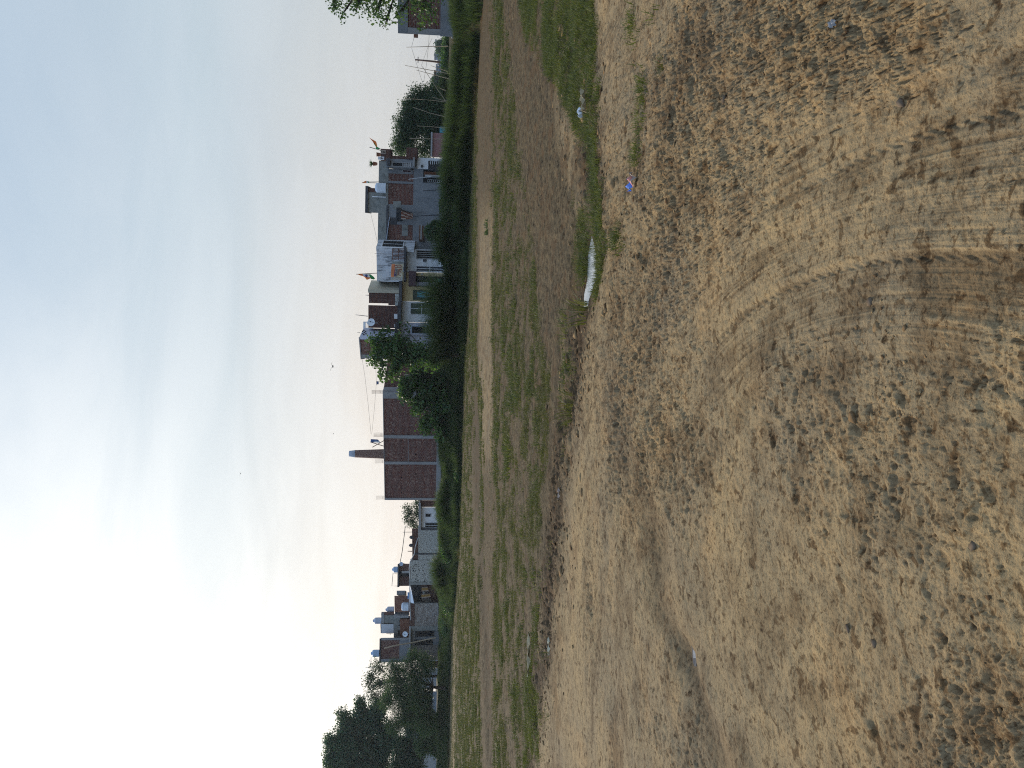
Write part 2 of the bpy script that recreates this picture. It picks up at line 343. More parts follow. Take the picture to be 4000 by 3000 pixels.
def ground_eval(x, y, fine=True):
    px, py = projpx(x, y); far_f = ss(26, 40, y)
    r = np.hypot(x, y); lod = lambda m: 1-ss(m*.6, m, r)
    a_=-.4179; b_=2*(.75*(x+.6)-.14*(y-2.3)); c_=(x+.6)**2+(y-2.3)**2
    Rq=(-b_-np.sqrt(b_*b_-4*a_*c_))/(2*a_); s=Rq-4.6; th=np.arctan2(y-2.3-.14*Rq, x+.75*Rq+.6)*np.clip(Rq,.5,9)
    s = s+.05*vn(th*.6, s*.8, 71)
    dt = y-DITCH(x); dtn = dt+.9*fbm(x, y, .9, 3, 72); near = 1-ss(-.9, .2, dtn)      # near = camera side of the ditch
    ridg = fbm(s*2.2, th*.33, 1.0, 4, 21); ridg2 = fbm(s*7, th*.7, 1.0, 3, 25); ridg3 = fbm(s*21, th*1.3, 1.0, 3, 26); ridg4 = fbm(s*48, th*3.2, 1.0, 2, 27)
    dirw = ss(2.1,3.7,Rq)*(.15+.75*np.clip(.35+2.2*fbm(x,y,.9,3,73),0,1)); ridg = ridg*ss(1.6,3.2,Rq)
    h = .035*fbm(x, y, .35, 3, 1)+.020*fbm(x, y, 1.6, 3, 2)
    h = h + near*(.013*ridg+dirw*(.0050*ridg2*lod(22)+.0030*ridg3*lod(13)+.0018*ridg4*lod(7))) + (1-near)*.022*fbm(x*1.0, y*1.0, 3.0, 4, 31)*(1-far_f)
    # ditch
    wob = .25*vn(x*1.3, y*0, 6)
    dep = (.06+.04*vn(x*.9, y*0+3, 8))*np.exp(-((dt-wob)/.34)**2)
    dep = dep*ss(5.6, 4.0, np.abs(x)) if False else dep
    h = h-dep
    zn = np.exp(-((dt-wob)/1.3)**2); h = h*(1-.35*zn)+zn*(.045*fbm(x,y,1.9,3,76)+.02*fbm(x,y,6,3,78))
    rut = y-RUT(x)+.22*fbm(x,y,1.3,3,75); rm = ss(1300,1900,py)*near
    h = h + rm*(+.016*np.exp(-((rut+.20)/.35)**2)-.036*np.exp(-((rut-.30)/.34)**2)*(.5+.5*ss(1900,2250,py)))
    hol = blob(px,py,2560,2130,45,130)+blob(px,py,2665,2560,45,120)+blob(px,py,2430,1830,45,190)+.7*blob(px,py,2300,2330,30,160); h = h-.05*hol*near
    # far dark ditch on the left
    dl = np.interp(py, [1300,1500,1900,2250,2450,3000,3400], [1850,1853,1866,1878,1893,1912,1920]); m2 = bd(px, dl-13, dl+13, 7)*ss(1350,1700,py)
    h = h-.16*m2
    # clod zones
    z = np.clip(1.5*fbm(x, y, .9, 3, 41)-.02, 0, 1)*.6
    for a in ((3150,120,520,330,1.0),(2800,650,260,330,.8),(2570,1050,150,420,.9),(2620,1800,200,330,.7),(3900,2850,300,330,.9),(3450,1450,120,420,.15),(2450,1600,120,400,.7),(2330,2400,60,300,.8),(2430,1830,60,240,.9)):
        z = z+a[4]*blob(px,py,*a[:4])
    z = z-.75*blob(px,py,3500,1150,380,380)
    z = z+.9*np.exp(-((dt-wob+.1)/.75)**2); z = np.clip(z,0,1.15)*(1-.75*far_f)
    smooth_road = np.clip(bd(s,-.75,.55,.25)*(.5+.8*vn(th*.7,s*1.5,77)),0,1)*near
    z = z*(1-.65*smooth_road)
    pit = 0*x
    # road-aligned coordinates, so that pits and crumbs are drawn out along the wheel direction
    wx = np.where(near>.5, s, x); wy = np.where(near>.5, th*.72, y); iso = Rq+.5*vn(x*2,y*2,172)<3.3; wx = np.where(iso,x,wx); wy = np.where(iso,y,wy)
    if fine:
        for f,amp,seed,thr,m in ((4.5,.014,50,.86,60),(10,.010,52,.78,34),(22,.0068,54,.66,15),(48,.0046,56,.45,7.5),(105,.0028,58,.25,3.8)):
            fa = 1+1.2*(1-near)*(f<12)*(1-.3*far_f)
            L = lod(m)
            F,cid = worley(x+.03*vn(x*9,y*9,3), y+.03*vn(x*9,y*9,4), f*1.15, seed); F = F+.16*vn(x*f*3.7,y*f*3.7,seed+5)
            on = ss(thr, thr+.15, cid+.75*(z-.42))
            h = h+amp*fa*L*on*np.sqrt(np.clip(1-(F/.48)**2,0,1))*(.1+.6*z)
            F,cid = worley(wx, wy, f*1.25, seed+100); F = F+.22*vn(x*f*3.1,y*f*3.1,seed+7)
            on = ss(.76, .84, cid+.62*(z-.5)+.12*ridg2)
            pp = on*np.clip(1-(F/.40)**2,0,1)*(f>6)
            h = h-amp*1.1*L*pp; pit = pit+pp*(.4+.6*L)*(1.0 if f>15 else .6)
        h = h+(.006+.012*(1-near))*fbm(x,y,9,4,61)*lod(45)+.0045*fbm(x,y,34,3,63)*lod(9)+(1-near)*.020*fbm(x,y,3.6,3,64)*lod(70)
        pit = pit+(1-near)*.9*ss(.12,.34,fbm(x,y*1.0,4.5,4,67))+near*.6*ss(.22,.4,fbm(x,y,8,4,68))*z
        for f,a2,m in ((7,.016,40),(15,.011,22),(31,.007,11),(64,.004,6),(130,.002,3)):
            h = h+a2*(np.abs(vn(x*f+1.1*vn(x*f*.5,y*f*.5,33),y*f,140+f))*-1+.35)*(.12+z)*lod(m)
        # crusty edges
        cr = fbm(x,y,3.2,4,66); h = h+.012*ss(.02,.05,cr)*z*lod(18)
        # tyre treads that follow the curve of the road
        for k,(s0,w,am) in enumerate(((-2.9,.10,1),(-2.2,.09,1),(-1.75,.09,1),(-1.25,.09,1),(-.75,.10,1),(-.3,.08,1),(.1,.09,.9),(.55,.09,1),(1.0,.10,.9),(1.55,.09,.8),(2.3,.09,.7))):
            sl = s-s0-.10*vn(th*.35,x*0+k,80+k)
            mk = np.exp(-(sl/w)**4)*ss(-.15,.35,vn(th*.55,x*0+k*3,90+k))*near*lod(13)*ss(1.8,2.8,Rq)
            h = h-mk*.0045+mk*.0030*np.sin(th*2*math.pi/.075+np.abs(sl)*40)
    wet_dark = np.clip(.5*m2+np.exp(-((dt-wob)/.60)**2)*(.95+.4*vn(x*2,y*2,14))+.45*np.exp(-((dt-wob-1.3)/1.1)**2)*ss(-.1,.3,fbm(x,y,1.2,3,19)),0,1)
    wet_dark = np.maximum(wet_dark, np.clip(z-.35,0,1)*.35*ss(-.1,.35,fbm(x,y,2.5,3,70)))
    # the dirt bank and the footpath
    b = bank(x, y)
    h = h*(1-.6*far_f) + b
    h = np.where(b>.02, b+.06*fbm(x,y,.8,3,9), h)
    pd = pdist(x, y); w = 1-ss(.02,.75,pd); h = h*(1-w)+w*(np.where(h>0,h*.25,h*.1)-.030); w=1-ss(-.03,.04,pd); h = h*(1-w)-.075*w
    wet_dark = np.maximum(wet_dark, 1-ss(.0,.35,pd)); wet_dark = np.where(b>.03, .55, wet_dark); wet_dark = np.maximum(wet_dark, .45*hol*near*ss(-.3,.2,fbm(x,y,3,3,170))); wet_dark = np.maximum(wet_dark, .5*rm*np.exp(-((rut-.30)/.30)**2))  # puddle rim is wet; bank slope, hollows and rut are only darkened
    # green cover
    fp = projpx(x, FRONT(x))[0]
    g = .8*bd(px, fp-5, 1866, 5)*(py<1520)
    g = np.maximum(g, .55*bd(px, fp-5, 1848, 6)*(py>=1520))
    g = np.maximum(g, .95*bd(px, np.interp(py,[1500,2200,2400,3000],[1800,1795,1783,1778]), np.interp(py,[1500,2250,3000],[1822,1868,1885]), 6)*ss(2100,2300,py))
    g = np.maximum(g, .7*bd(px, 1866, 1892, 6)*ss(1380,1500,py)*(1-ss(2000,2300,py)))
    mid = bd(px, 1928, np.interp(py,[0,700,1500,3000],[1960,2050,2150,2060]), 18)
    g = np.maximum(g, mid*np.interp(py,[0,700,1300,1600,3000],[.85,.68,.75,.95,1.0])*(.7+.9*np.clip(.5+fbm(x,y,.35,3,110),0,1)))
    ed = np.interp(py,[-300,0,150,330,560,750,950,1300,3000],[2000,2020,2050,2170,2270,2295,2330,2310,2080])
    lo2= np.interp(py,[-300,0,200,330,560,750,950,1300,3000],[2330,2320,2330,2340,2330,2350,2370,2320,2100])
    g = np.maximum(g, .95*bd(px, ed, lo2, 12)*(1-ss(1050,1300,py)))
    g = np.maximum(g, .55*bd(px, np.interp(py,[1200,3000],[2230,2050]), np.interp(py,[1200,1600,3000],[2290,2215,2100]), 10)*ss(-.1,.3,vn(x*1.2,y*1.2,15)))
    g = np.maximum(g, .9*blob(px,py,2085,2780,28,190))
    for cx,cy,rx,ry in ((2505,345,18,45),(2500,480,15,50),(2535,60,14,50),(2470,95,14,50),(2410,930,25,40),(2490,600,14,30)): g = np.maximum(g, 1.1*blob(px,py,cx,cy,rx,ry))
    g = g*np.clip(.62+1.1*fbm(x,y,1.1,3,120),0,1.2)*np.clip(.62+2.3*fbm(x,y*.6,2.6,4,121),.06,1.4)
    g = np.maximum(g, .85*bd(px, ed+6, lo2-6, 10)*(1-ss(950,1200,py))*np.clip(.55+1.3*fbm(x,y,1.6,3,171),0,1))
    g = np.where(b>.02, .9, g)
    track = bd(px,1872,1924,6)*bd(py,820,1800,120)*.9+bd(px,1757,1776,3)*(py>2450)
    field = ss(-.5,.7,dt+3.2*fbm(x,y,.8,4,79)*np.exp(-(dt/2.2)**2))*(1-track*.9)
    return h, np.clip(wet_dark,0,1), np.clip(g,0,1), np.clip(.5+near*(ridg*.35+dirw*(ridg2*.30*lod(25)+ridg3*.38*lod(14)+ridg4*.22*lod(7))+.45*fbm(x,y,6,4,74)),0,1), np.clip(pit,0,1), np.clip(field,0,1)
def ground_z(x, y): return ground_eval(np.atleast_1d(np.asarray(x,float)), np.atleast_1d(np.asarray(y,float)))[0]
az = np.concatenate([np.linspace(-math.pi,-.60,46)[:-1], np.linspace(-.60,.60,1050), np.linspace(.60,math.pi,46)[1:]])
rr = np.concatenate([np.geomspace(1.0,34,1150)[:-1], np.geomspace(34,110,150)[:-1], np.geomspace(110,600,24)])
A,Rr = np.meshgrid(az, rr); X = np.sin(A)*Rr; Y = np.cos(A)*Rr
hz,mo,gr,st,pi_,fi = ground_eval(X.ravel(), Y.ravel())
V = np.stack([X.ravel(),Y.ravel(),hz],1); na=len(az); nr=len(rr)
idx = np.arange(nr*na).reshape(nr,na)
Qd = np.stack([idx[:-1,:-1].ravel(),idx[:-1,1:].ravel(),idx[1:,1:].ravel(),idx[1:,:-1].ravel()],1)
Qd = Qd[:, ::-1]
def soil_mat():
    m,nt,N,L,b=newmat('soil'); v=coord(nt)
    at=lambda n:(lambda a:(setattr(a,'attribute_name',n),a.outputs['Fac'])[1])(N.new('ShaderNodeAttribute'))
    n1=noi(nt,v,.55,4); n2=noi(nt,v,1.3,4,.6); n3=noi(nt,v,16,6,.7); n4=noi(nt,v,70,5,.75); n5=noi(nt,v,5.5,5,.65)
    c=ramp(nt,n1,[(.36,(.345,.246,.128)),(.62,(.262,.198,.118))])
    c=mixc(nt,math_(nt,'MULTIPLY',ramp(nt,n2,[(.52,(0,0,0)),(.68,(1,1,1))]),.40),c,(.42,.26,.115))
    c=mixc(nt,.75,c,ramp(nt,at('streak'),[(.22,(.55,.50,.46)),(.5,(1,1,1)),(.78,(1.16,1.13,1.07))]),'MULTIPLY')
    c=mixc(nt,math_(nt,'MULTIPLY',at('field'),.88),c,ramp(nt,n5,[(.32,(.060,.045,.024)),(.66,(.145,.106,.058))]))
    c=mixc(nt,.75,c,ramp(nt,n3,[(.33,(.40,.35,.30)),(.46,(1,1,1)),(.72,(1.18,1.15,1.08))]),'MULTIPLY')
    c=mixc(nt,.8,c,ramp(nt,n4,[(.36,(.42,.37,.33)),(.47,(1.0,1.0,1.0)),(.68,(1.1,1.09,1.06))]),'MULTIPLY')
    sp=ramp(nt,noi(nt,v,9.5,4,.7),[(.38,(.34,.30,.27)),(.50,(1,1,1)),(.7,(1.12,1.1,1.05))])
    c=mixc(nt,math_(nt,'MULTIPLY',at('field'),.8),c,mixc(nt,1.0,c,sp,'MULTIPLY'))
    fl=noi(nt,v,13,3,.6,.6); fl2=noi(nt,v,31,3,.65,.6)
    c=mixc(nt,.8,c,ramp(nt,fl,[(.36,(.34,.27,.21)),(.43,(1,1,1))]),'MULTIPLY')
    c=mixc(nt,.7,c,ramp(nt,fl2,[(.36,(.36,.29,.23)),(.42,(1,1,1))]),'MULTIPLY')
    c=mixc(nt,math_(nt,'MULTIPLY',at('wet_dark'),.85),c,(.056,.037,.022))
    c=mixc(nt,math_(nt,'MULTIPLY',at('pit'),.55),c,(.105,.056,.024))  # painted shade: pits and gaps get a darker brown for contrast
    gf=math_(nt,'MULTIPLY',at('green'),ramp(nt,noi(nt,v,3.5,5,.7),[(.36,(.1,.1,.1)),(.6,(1,1,1))]),True)
    c=mixc(nt,math_(nt,'MULTIPLY',gf,.62),c,ramp(nt,noi(nt,v,.8,3),[(.35,(.045,.050,.020)),(.65,(.095,.090,.035))]))
    L.new(c,b.inputs['Base Color']); b.inputs['Roughness'].default_value=.95; b.inputs['Specular IOR Level'].default_value=.12
    bump(nt,b,math_(nt,'ADD',math_(nt,'MULTIPLY',n3,.7),math_(nt,'MULTIPLY',n4,.35)),.9,.02)
    MAT['soil']=m; return m
soil_mat()
go = np_mesh('ground', V, Qd, MAT['soil'], smooth=True, attrs=dict(wet_dark=mo,green=gr,streak=st,pit=pi_,field=fi))
tag(go,'dry tan earth of the open field with tyre marks',None,None,'structure')
# puddle
m,nt,N,L,b=newmat('water'); b.inputs['Base Color'].default_value=(.40,.41,.40,1); b.inputs['Roughness'].default_value=.03; b.inputs['IOR'].default_value=1.33; b.inputs['Specular IOR Level'].default_value=.8  # pale base colour stands in for part of the bright sky reflection
bump(nt,b,noi(nt,coord(nt),18,2),.04,.01); MAT['water']=m
mb=MB(); cen=PUDW.mean(0); out=[tuple(cen+(p-cen)*1.04+ (p-cen)/np.linalg.norm(p-cen)*.05)+(-.040,) for p in PUDW][::-1]
i0=len(mb.v); mb.v+= [tuple(cen)+(-.040,)]+out
for k in range(len(out)):
    mb.f.append((0,1+k,1+(k+1)%len(out))); mb.uv.append([(0,0)]*3); mb.m.append(0); mb.sm.append(False)
o=build('puddle',mb,MAT['water'],None,(cen[0],cen[1],-.040),top=True); tag(o,'narrow still puddle reflecting the pale sky',None,None,'structure')
# ------------------------------------------------------------------ blades of grass
def blades(base,h,w,bend,nseg=2,seed=0,leandir=None):
    r=np.random.default_rng(seed); n=len(base); a=r.uniform(0,2*math.pi,n); ld=leandir if leandir is not None else r.uniform(0,2*math.pi,n)
    side=np.stack([np.cos(a),np.sin(a),np.zeros(n)],1); lean=np.stack([np.cos(ld),np.sin(ld),np.zeros(n)],1)
    rows=[]
    for k in range(nseg+1):
        t=k/nseg; z=h*(t-.42*bend*t**3); xy=h*bend*.9*t*t; ww=w*max(.08,(1-t)**.6)*.5
        c=base+lean*xy[:,None]; c[:,2]=base[:,2]+z
        rows+= [c-side*ww[:,None], c+side*ww[:,None]]
    V=np.stack(rows,1).reshape(-1,3); m=2*(nseg+1); b0=(np.arange(n)*m)[:,None]
    q=[]
    for k in range(nseg): q.append(np.concatenate([b0+2*k,b0+2*k+1,b0+2*k+3,b0+2*k+2],1))
    return V, np.stack(q,1).reshape(-1,4)
def tufts(x,y,z,nb,hm,wm,spread,bend,seed,nseg=2):
    r=np.random.default_rng(seed); n=len(x); i=np.repeat(np.arange(n),nb); M=len(i)
    hm=np.broadcast_to(hm,(n,)); wm=np.broadcast_to(wm,(n,)); spread=np.broadcast_to(spread,(n,))
    an=r.uniform(0,2*math.pi,M); rad=spread[i]*np.sqrt(r.uniform(0,1,M))
    base=np.stack([x[i]+np.cos(an)*rad,y[i]+np.sin(an)*rad,z[i]-.01],1)
    return blades(base,hm[i]*r.uniform(.45,1.15,M),wm[i]*r.uniform(.7,1.3,M),bend*r.uniform(.3,1.3,M),nseg,seed+1,an+r.normal(0,.6,M))
# field grass (7 to 75 m)
r=np.random.default_rng(3); n=420000
yy=7*np.exp(r.uniform(0,1,n)*math.log(80/7)); xx=yy*r.uniform(-.60,.60,n)
ok=yy<FRONT(xx)+.5; xx=xx[ok]; yy=yy[ok]
hz,mo,gr,_,_,_=ground_eval(xx,yy,False)
ok=(r.uniform(0,1,len(xx))<np.clip(gr-.05,0,1)*.62)&(yy>7)&(pdist(xx,yy)>.05); xx,yy,hz=xx[ok],yy[ok],hz[ok]
far=ss(8,40,yy)
V,Qq=tufts(xx,yy,hz,6,.055+.085*far,.006+.022*far,.05+.10*far,.8,11)
tag(np_mesh('field_grass',V,Qq,MAT['grass_field']),'short patchy grass growing over the field',None,None,'stuff')
n=60000; yy=9*np.exp(r.uniform(0,1,n)*math.log(55/9)); xx=yy*r.uniform(-.60,.60,n); ok=yy<FRONT(xx); xx,yy=xx[ok],yy[ok]
hz,mo,gr,_,_,_=ground_eval(xx,yy,False); cl=np.clip(.5+2.2*fbm(xx,yy,.8,3,151),0,1)
ok=(r.uniform(0,1,len(xx))<gr*cl*.42)&(pdist(xx,yy)>.05); xx,yy,hz,cl=xx[ok],yy[ok],hz[ok],cl[ok]; far=ss(8,40,yy)
V,Qq=tufts(xx,yy,hz,8,(.10+.10*far)*(.6+.7*cl),.009+.018*far,.06+.10*far,1.0,61,3)
tag(np_mesh('field_weeds',V,Qq,MAT['grass_weed']),'scattered taller weeds sticking up out of the field',None,None,'stuff')
# nearer, longer grass along the ditch and in the right hand patch
n=120000; yy=r.uniform(5.0,15,n); xx=yy*r.uniform(-.58,.58,n); px,py=projpx(xx,yy)
hz,mo,gr,_,_,_=ground_eval(xx,yy,False)
lim=np.where((np.abs(yy-DITCH(xx))<.9)|((py<360)&(px>2010))|(px>2400)|(blob(px,py,2085,2780,28,190)>.3),1,0)
ok=(r.uniform(0,1,n)<np.clip(gr*1.25,0,1)*.7*lim)&(pdist(xx,yy)>-.02)
xx,yy,hz=xx[ok],yy[ok],hz[ok]
V,Qq=tufts(xx,yy,hz,5,.10,.0075,.07,.9,21,3)
tag(np_mesh('ditch_grass',V,Qq,MAT['grass_near']),'longer green grass along the wet ditch',None,None,'stuff')
# dense weeds on the bank in front of the houses
n=90000; t=r.uniform(0,1,n); xx=r.uniform(-52,29,n); f=FRONT(xx); yy=f+.05+t**.9*3.6; zz=ground_eval(xx,yy,False)[0]
pxx,pyy=projpx(xx,yy)
hh=np.interp(pyy,[0,300,560,880,940,1110,1180,1450,1900,2000,2150,2300,3000],[.85,1.0,1.1,1.0,.36,.36,.7,.75,.85,1.0,.75,.6,.6])*(.6+.7*np.clip(.5+fbm(xx,yy,.45,3,130),0,1))*(1-.45*ss(.7,1,t))
bare=(fbm(xx,yy,.35,2,133)>.12)&(t<.45)&(r.uniform(0,1,n)<.85)
k=~bare; V,Qq=tufts(xx[k],yy[k],zz[k],5,hh[k],.022,.16,.75,31,3)
tag(np_mesh('bank_grass',V,Qq,MAT['bank_plants']),'rank dark grass and weeds covering the bank',None,None,'stuff')
# dead straw
n=16000; xx=r.uniform(-48,26,n); yy=FRONT(xx)-.3+r.uniform(0,1,n)**1.6*2.4; kk=fbm(xx,yy*.4,.30,3,133)>.0; xx,yy=xx[kk],yy[kk]; zz=ground_eval(xx,yy,False)[0]
V,Qq=tufts(xx,yy,zz,5,.36,.020,.2,1.3,41,2)
tag(np_mesh('dry_grass',V,Qq,MAT['grass_dry']),'flattened dead straw at the foot of the bank',None,None,'stuff')
# ------------------------------------------------------------------ loose clods
def rocks(n,seed,xy,size):
    r=np.random.default_rng(seed)
    import bmesh
    bm=bmesh.new(); bmesh.ops.create_icosphere(bm,subdivisions=1,radius=1); base=np.array([v.co[:] for v in bm.verts]); F=np.array([[v.index for v in f.verts] for f in bm.faces]); bm.free()
    x,y=xy; z=ground_z(x,y); nb=len(base)
    sc=size[:,None,None]*(1+.35*r.normal(0,1,(n,nb,1)).clip(-1.5,1.5))*np.stack([r.uniform(.7,1.3,n),r.uniform(.7,1.3,n),r.uniform(.25,.5,n)],1)[:,None,:]
    V=base[None]*sc; a=r.uniform(0,6.28,n); ca,sa=np.cos(a)[:,None],np.sin(a)[:,None]
    V=np.stack([V[...,0]*ca-V[...,1]*sa,V[...,0]*sa+V[...,1]*ca,V[...,2]],-1)
    V=V+np.stack([x,y,z+size*.02],1)[:,None,:]
    return V.reshape(-1,3),(F[None]+(np.arange(n)*nb)[:,None,None]).reshape(-1,3)
def clod_mat():
    m,nt,N,L,b=newmat('clod'); v=coord(nt); g=N.new('ShaderNodeNewGeometry')
    c=ramp(nt,g.outputs['Random Per Island'],[(0,(.12,.068,.034)),(.5,(.25,.165,.085)),(1,(.34,.24,.125))])
    c=mixc(nt,.6,c,ramp(nt,noi(nt,v,60,3),[(.35,(.6,.6,.6)),(.6,(1,1,1))]),'MULTIPLY')
    L.new(c,b.inputs['Base Color']); b.inputs['Roughness'].default_value=1.0; b.inputs['Specular IOR Level'].default_value=.05; MAT['clod']=m
clod_mat()
n=15000; yy=1.4*np.exp(r.uniform(0,1,n)**.8*math.log(14/1.4)); xx=yy*r.uniform(-.62,.62,n); px,py=projpx(xx,yy)
z=np.clip(1.5*fbm(xx,yy,.9,3,41)-.02,0,1)*.6
for a in ((3150,120,520,330,1.0),(2800,650,260,330,.8),(2570,1050,150,420,.9),(3900,2850,300,330,.9),(3450,1450,120,420,.6),(2450,1600,120,400,.7)): z=z+a[4]*blob(px,py,*a[:4])
ok=(r.uniform(0,1,n)<z**3.5*.45)&(yy<DITCH(xx)+3); xx,yy=xx[ok],yy[ok]
sz=np.exp(r.normal(math.log(.0052),.6,len(xx))).clip(.0025,.026)*(1+.05*yy)
n2=1500; x2=r.uniform(-5.5,5.2,n2); y2=DITCH(x2)+r.normal(-.1,.7,n2); k2=pdist(x2,y2)>.05; x2,y2=x2[k2],y2[k2]
xx=np.concatenate([xx,x2]); yy=np.concatenate([yy,y2]); sz=np.concatenate([sz,np.exp(r.normal(math.log(.018),.5,len(x2))).clip(.008,.06)])
V,Ft=rocks(len(xx),5,(xx,yy),sz); tag(np_mesh('rubble',V,Ft,MAT['clod']),'small crumbled clods scattered over dry earth',None,None,'stuff')
# ================================================================== BUILDINGS
def one(F,r,d0,d1): return MB().fbox(F,r,d0,d1)
def addw(T,F,Z,x0,y0,x1,y1,mat='black_void',frame=None,fw=.05,d=.03,bars=(0,0),name='window',pane='pane',parent=None,label=None):
    """a framed opening: frame mesh (bars included) with the pane as its child"""
    u0,u1,z0,z1=F.r(Z,x0,y0,x1,y1); mb=MB()
    mb.fbox(F,(u0-fw,u1+fw,z1,z1+fw),0,d+.03); mb.fbox(F,(u0-fw,u1+fw,z0-fw,z0),0,d+.03)
    mb.fbox(F,(u0-fw,u0,z0,z1),0,d+.025); mb.fbox(F,(u1,u1+fw,z0,z1),0,d+.025)
    for i in range(bars[0]):
        u=u0+(u1-u0)*(i+1)/(bars[0]+1); mb.fbox(F,(u-.018,u+.018,z0,z1),d,d+.02)
    for i in range(bars[1]):
        z=z0+(z1-z0)*(i+1)/(bars[1]+1); mb.fbox(F,(u0,u1,z-.018,z+.018),d,d+.022)
    o=T.part(name,mb,MAT[frame or 'slab_dark'],parent,label)
    T.part(pane,one(F,(u0,u1,z0,z1),0,d),MAT[mat],o)
    return o
def opening(T,F,Z,x0,y0,x1,y1,depth=.5,mat='black_void',name='doorway',parent=None):
    return T.part(name,one(F,F.r(Z,x0,y0,x1,y1),0,.02),MAT[mat],parent)
def basez(F,u): return F.W(u,-1.5,1.15)
def rebar(T,Z,spec,Y,n=4):
    zx0,zx1,zy0,zy1=spec; mb=MB()
    for i in range(n):
        a=Q(Z,zx0,zy0+(zy1-zy0)*i/(n-1)); b=Q(Z,zx1+6,zy0+(zy1-zy0)*i/(n-1)); yy=Y+(.12 if i%2 else 0)
        p0=P(b[0],b[1],yy); p1=P(a[0],a[1],yy); mb.tube([p0,(p0+p1)/2+np.array([.012,0,0]),p1],.011,5)
    q=[Q(Z,zx0+(zx1-zx0)*.8,zy0),Q(Z,zx0+(zx1-zx0)*.8,zy1)]; mb.tube([P(*q[0],Y+.03),P(*q[1],Y+.03)],.012,4)
    T.part('rebar',mb,MAT['rust'])
def tank(label,Z,zx0,zx1,zy0,zy1,Y,mat,group='water tanks on the roofs',lid=True,horizontal=False):
    """plastic roof tank: lathe body with ribs, domed shoulder, lid"""
    t=Q(Z,zx0,(zy0+zy1)/2); b=Q(Z,zx1,(zy0+zy1)/2); l=Q(Z,(zx0+zx1)/2,zy1); r=Q(Z,(zx0+zx1)/2,zy0)
    pt=P(*t,Y); pb=P(*b,Y); R=abs(P(*r,Y)[0]-P(*l,Y)[0])/2; h=pt[2]-pb[2]; c=np.array([(P(*l,Y)[0]+P(*r,Y)[0])/2,Y,pb[2]])
    T=Thing('water_tank',label,'water tank',c,group); hb=h*(.86 if lid else 1.0); pr=[(R*.93,0)]
    for k in range(9):
        z=hb*.78*(k+.5)/9; pr+= [(R*.96,z-hb*.03),(R,z),(R*.96,z+hb*.03)]
    pr+=[(R*.97,hb*.80),(R*.88,hb*.90),(R*.62,hb*.97),(R*.40,hb)]
    T.part('tank_body',MB().lathe(c,pr,20),MAT[mat])
    if lid: T.part('lid',MB().lathe(c+np.array([0,0,hb]),[(R*.42,0),(R*.44,h*.03),(R*.42,h*.10),(R*.2,h*.14)],16),MAT[mat])
    return T
def dish(label,Z,zx,zy,rz,Y,mat='plastic_white'):
    a=Q(Z,zx,zy); c=P(*a,Y); R=rz/Z[2]/FPX*Y; ax=np.array([.15,-.9,.25])
    T=Thing('satellite_dish',label,'satellite dish',c-np.array([0,0,R*1.5]),'satellite dishes on the roofs')
    pr=[(.02,0)]+[(R*k/8,R*.28*(k/8)**2) for k in range(1,9)]+[(R*1.0,R*.28+.015)]+[(R*k/8,R*.28*(k/8)**2+.02) for k in range(7,0,-1)]
    T.part('reflector',MB().lathe(c,pr,24,axis=ax),MAT[mat])
    mb=MB(); f=c+ax/np.linalg.norm(ax)*R*.9; mb.tube([c+np.array([0,0,-R*.95]),f],.015,6); mb.lathe(f,[(.03,-.04),(.045,0),(.03,.05)],8,axis=ax)
    T.part('feed_arm',mb,MAT['slab_dark']); T.part('mast',MB().tube([c+np.array([0,.12,0]),c+np.array([0,.16,-R*1.0]),c-np.array([0,-.16,R*1.5])],.03,6),MAT['steel_grey'])
def poleobj(name,label,cat,pts,Y,rad,mat='bamboo',group=None,dy=0.0,extra=None):
    w=[P(*p,Y+dy*i) for i,p in enumerate(pts)]; b=w[-1]; mb=MB(); n=len(w)
    mb.tube(w,[rad*(.6+.4*i/(n-1)) for i in range(n)],6)
    return single(name,mb,MAT[mat],label,cat,tuple(b),group)

# ---- B1: block house at the right edge
F1=Fac(138,38.0,0,37.3)
r0=F1.r(Z1,975,-900,1700,362); T=Thing('block_house','low brick and grey plaster house at the right edge behind hanging branches','house',basez(F1,2),None)
r=F1.r(Z1,1085,-900,1445,362); T.part('wall',one(F1,(0.0,7.5,r[2],r[3]),-6,0),MAT['brick_red'])
r=F1.r(Z1,975,-900,1085,362); T.part('parapet',one(F1,(-.02,7.55,r[2],r[3]),-6.05,.05),MAT['plaster_grey'])
r=F1.r(Z1,1445,-900,1575,362); T.part('plinth',one(F1,(-.03,7.6,r[2],r[3]),-6.1,.07),MAT['plaster_grey']); 
r=F1.r(Z1,1575,-900,1760,362); T.part('footing',one(F1,(-.10,7.6,.6,r[3]),-6.2,.22),MAT['concrete'])
r=F1.r(Z1,1085,300,1445,362); T.part('corner_pillar',one(F1,(-.01,.28,r[2],r[3]),-.28,.035),MAT['concrete'])
r=F1.r(Z1,1150,362,1190,378); T.part('ledge',one(F1,(-.18,0,r[2],r[3]),-1,.0),MAT['brick_orange'])
a=Q(Z1,920,238); b=Q(Z1,980,240); T.part('rebar',MB().tube([P(*b,38.2),P(*a,38.2)],.03,6),MAT['slab_dark'])
r=F1.r(Z1,1170,40,1330,120); 

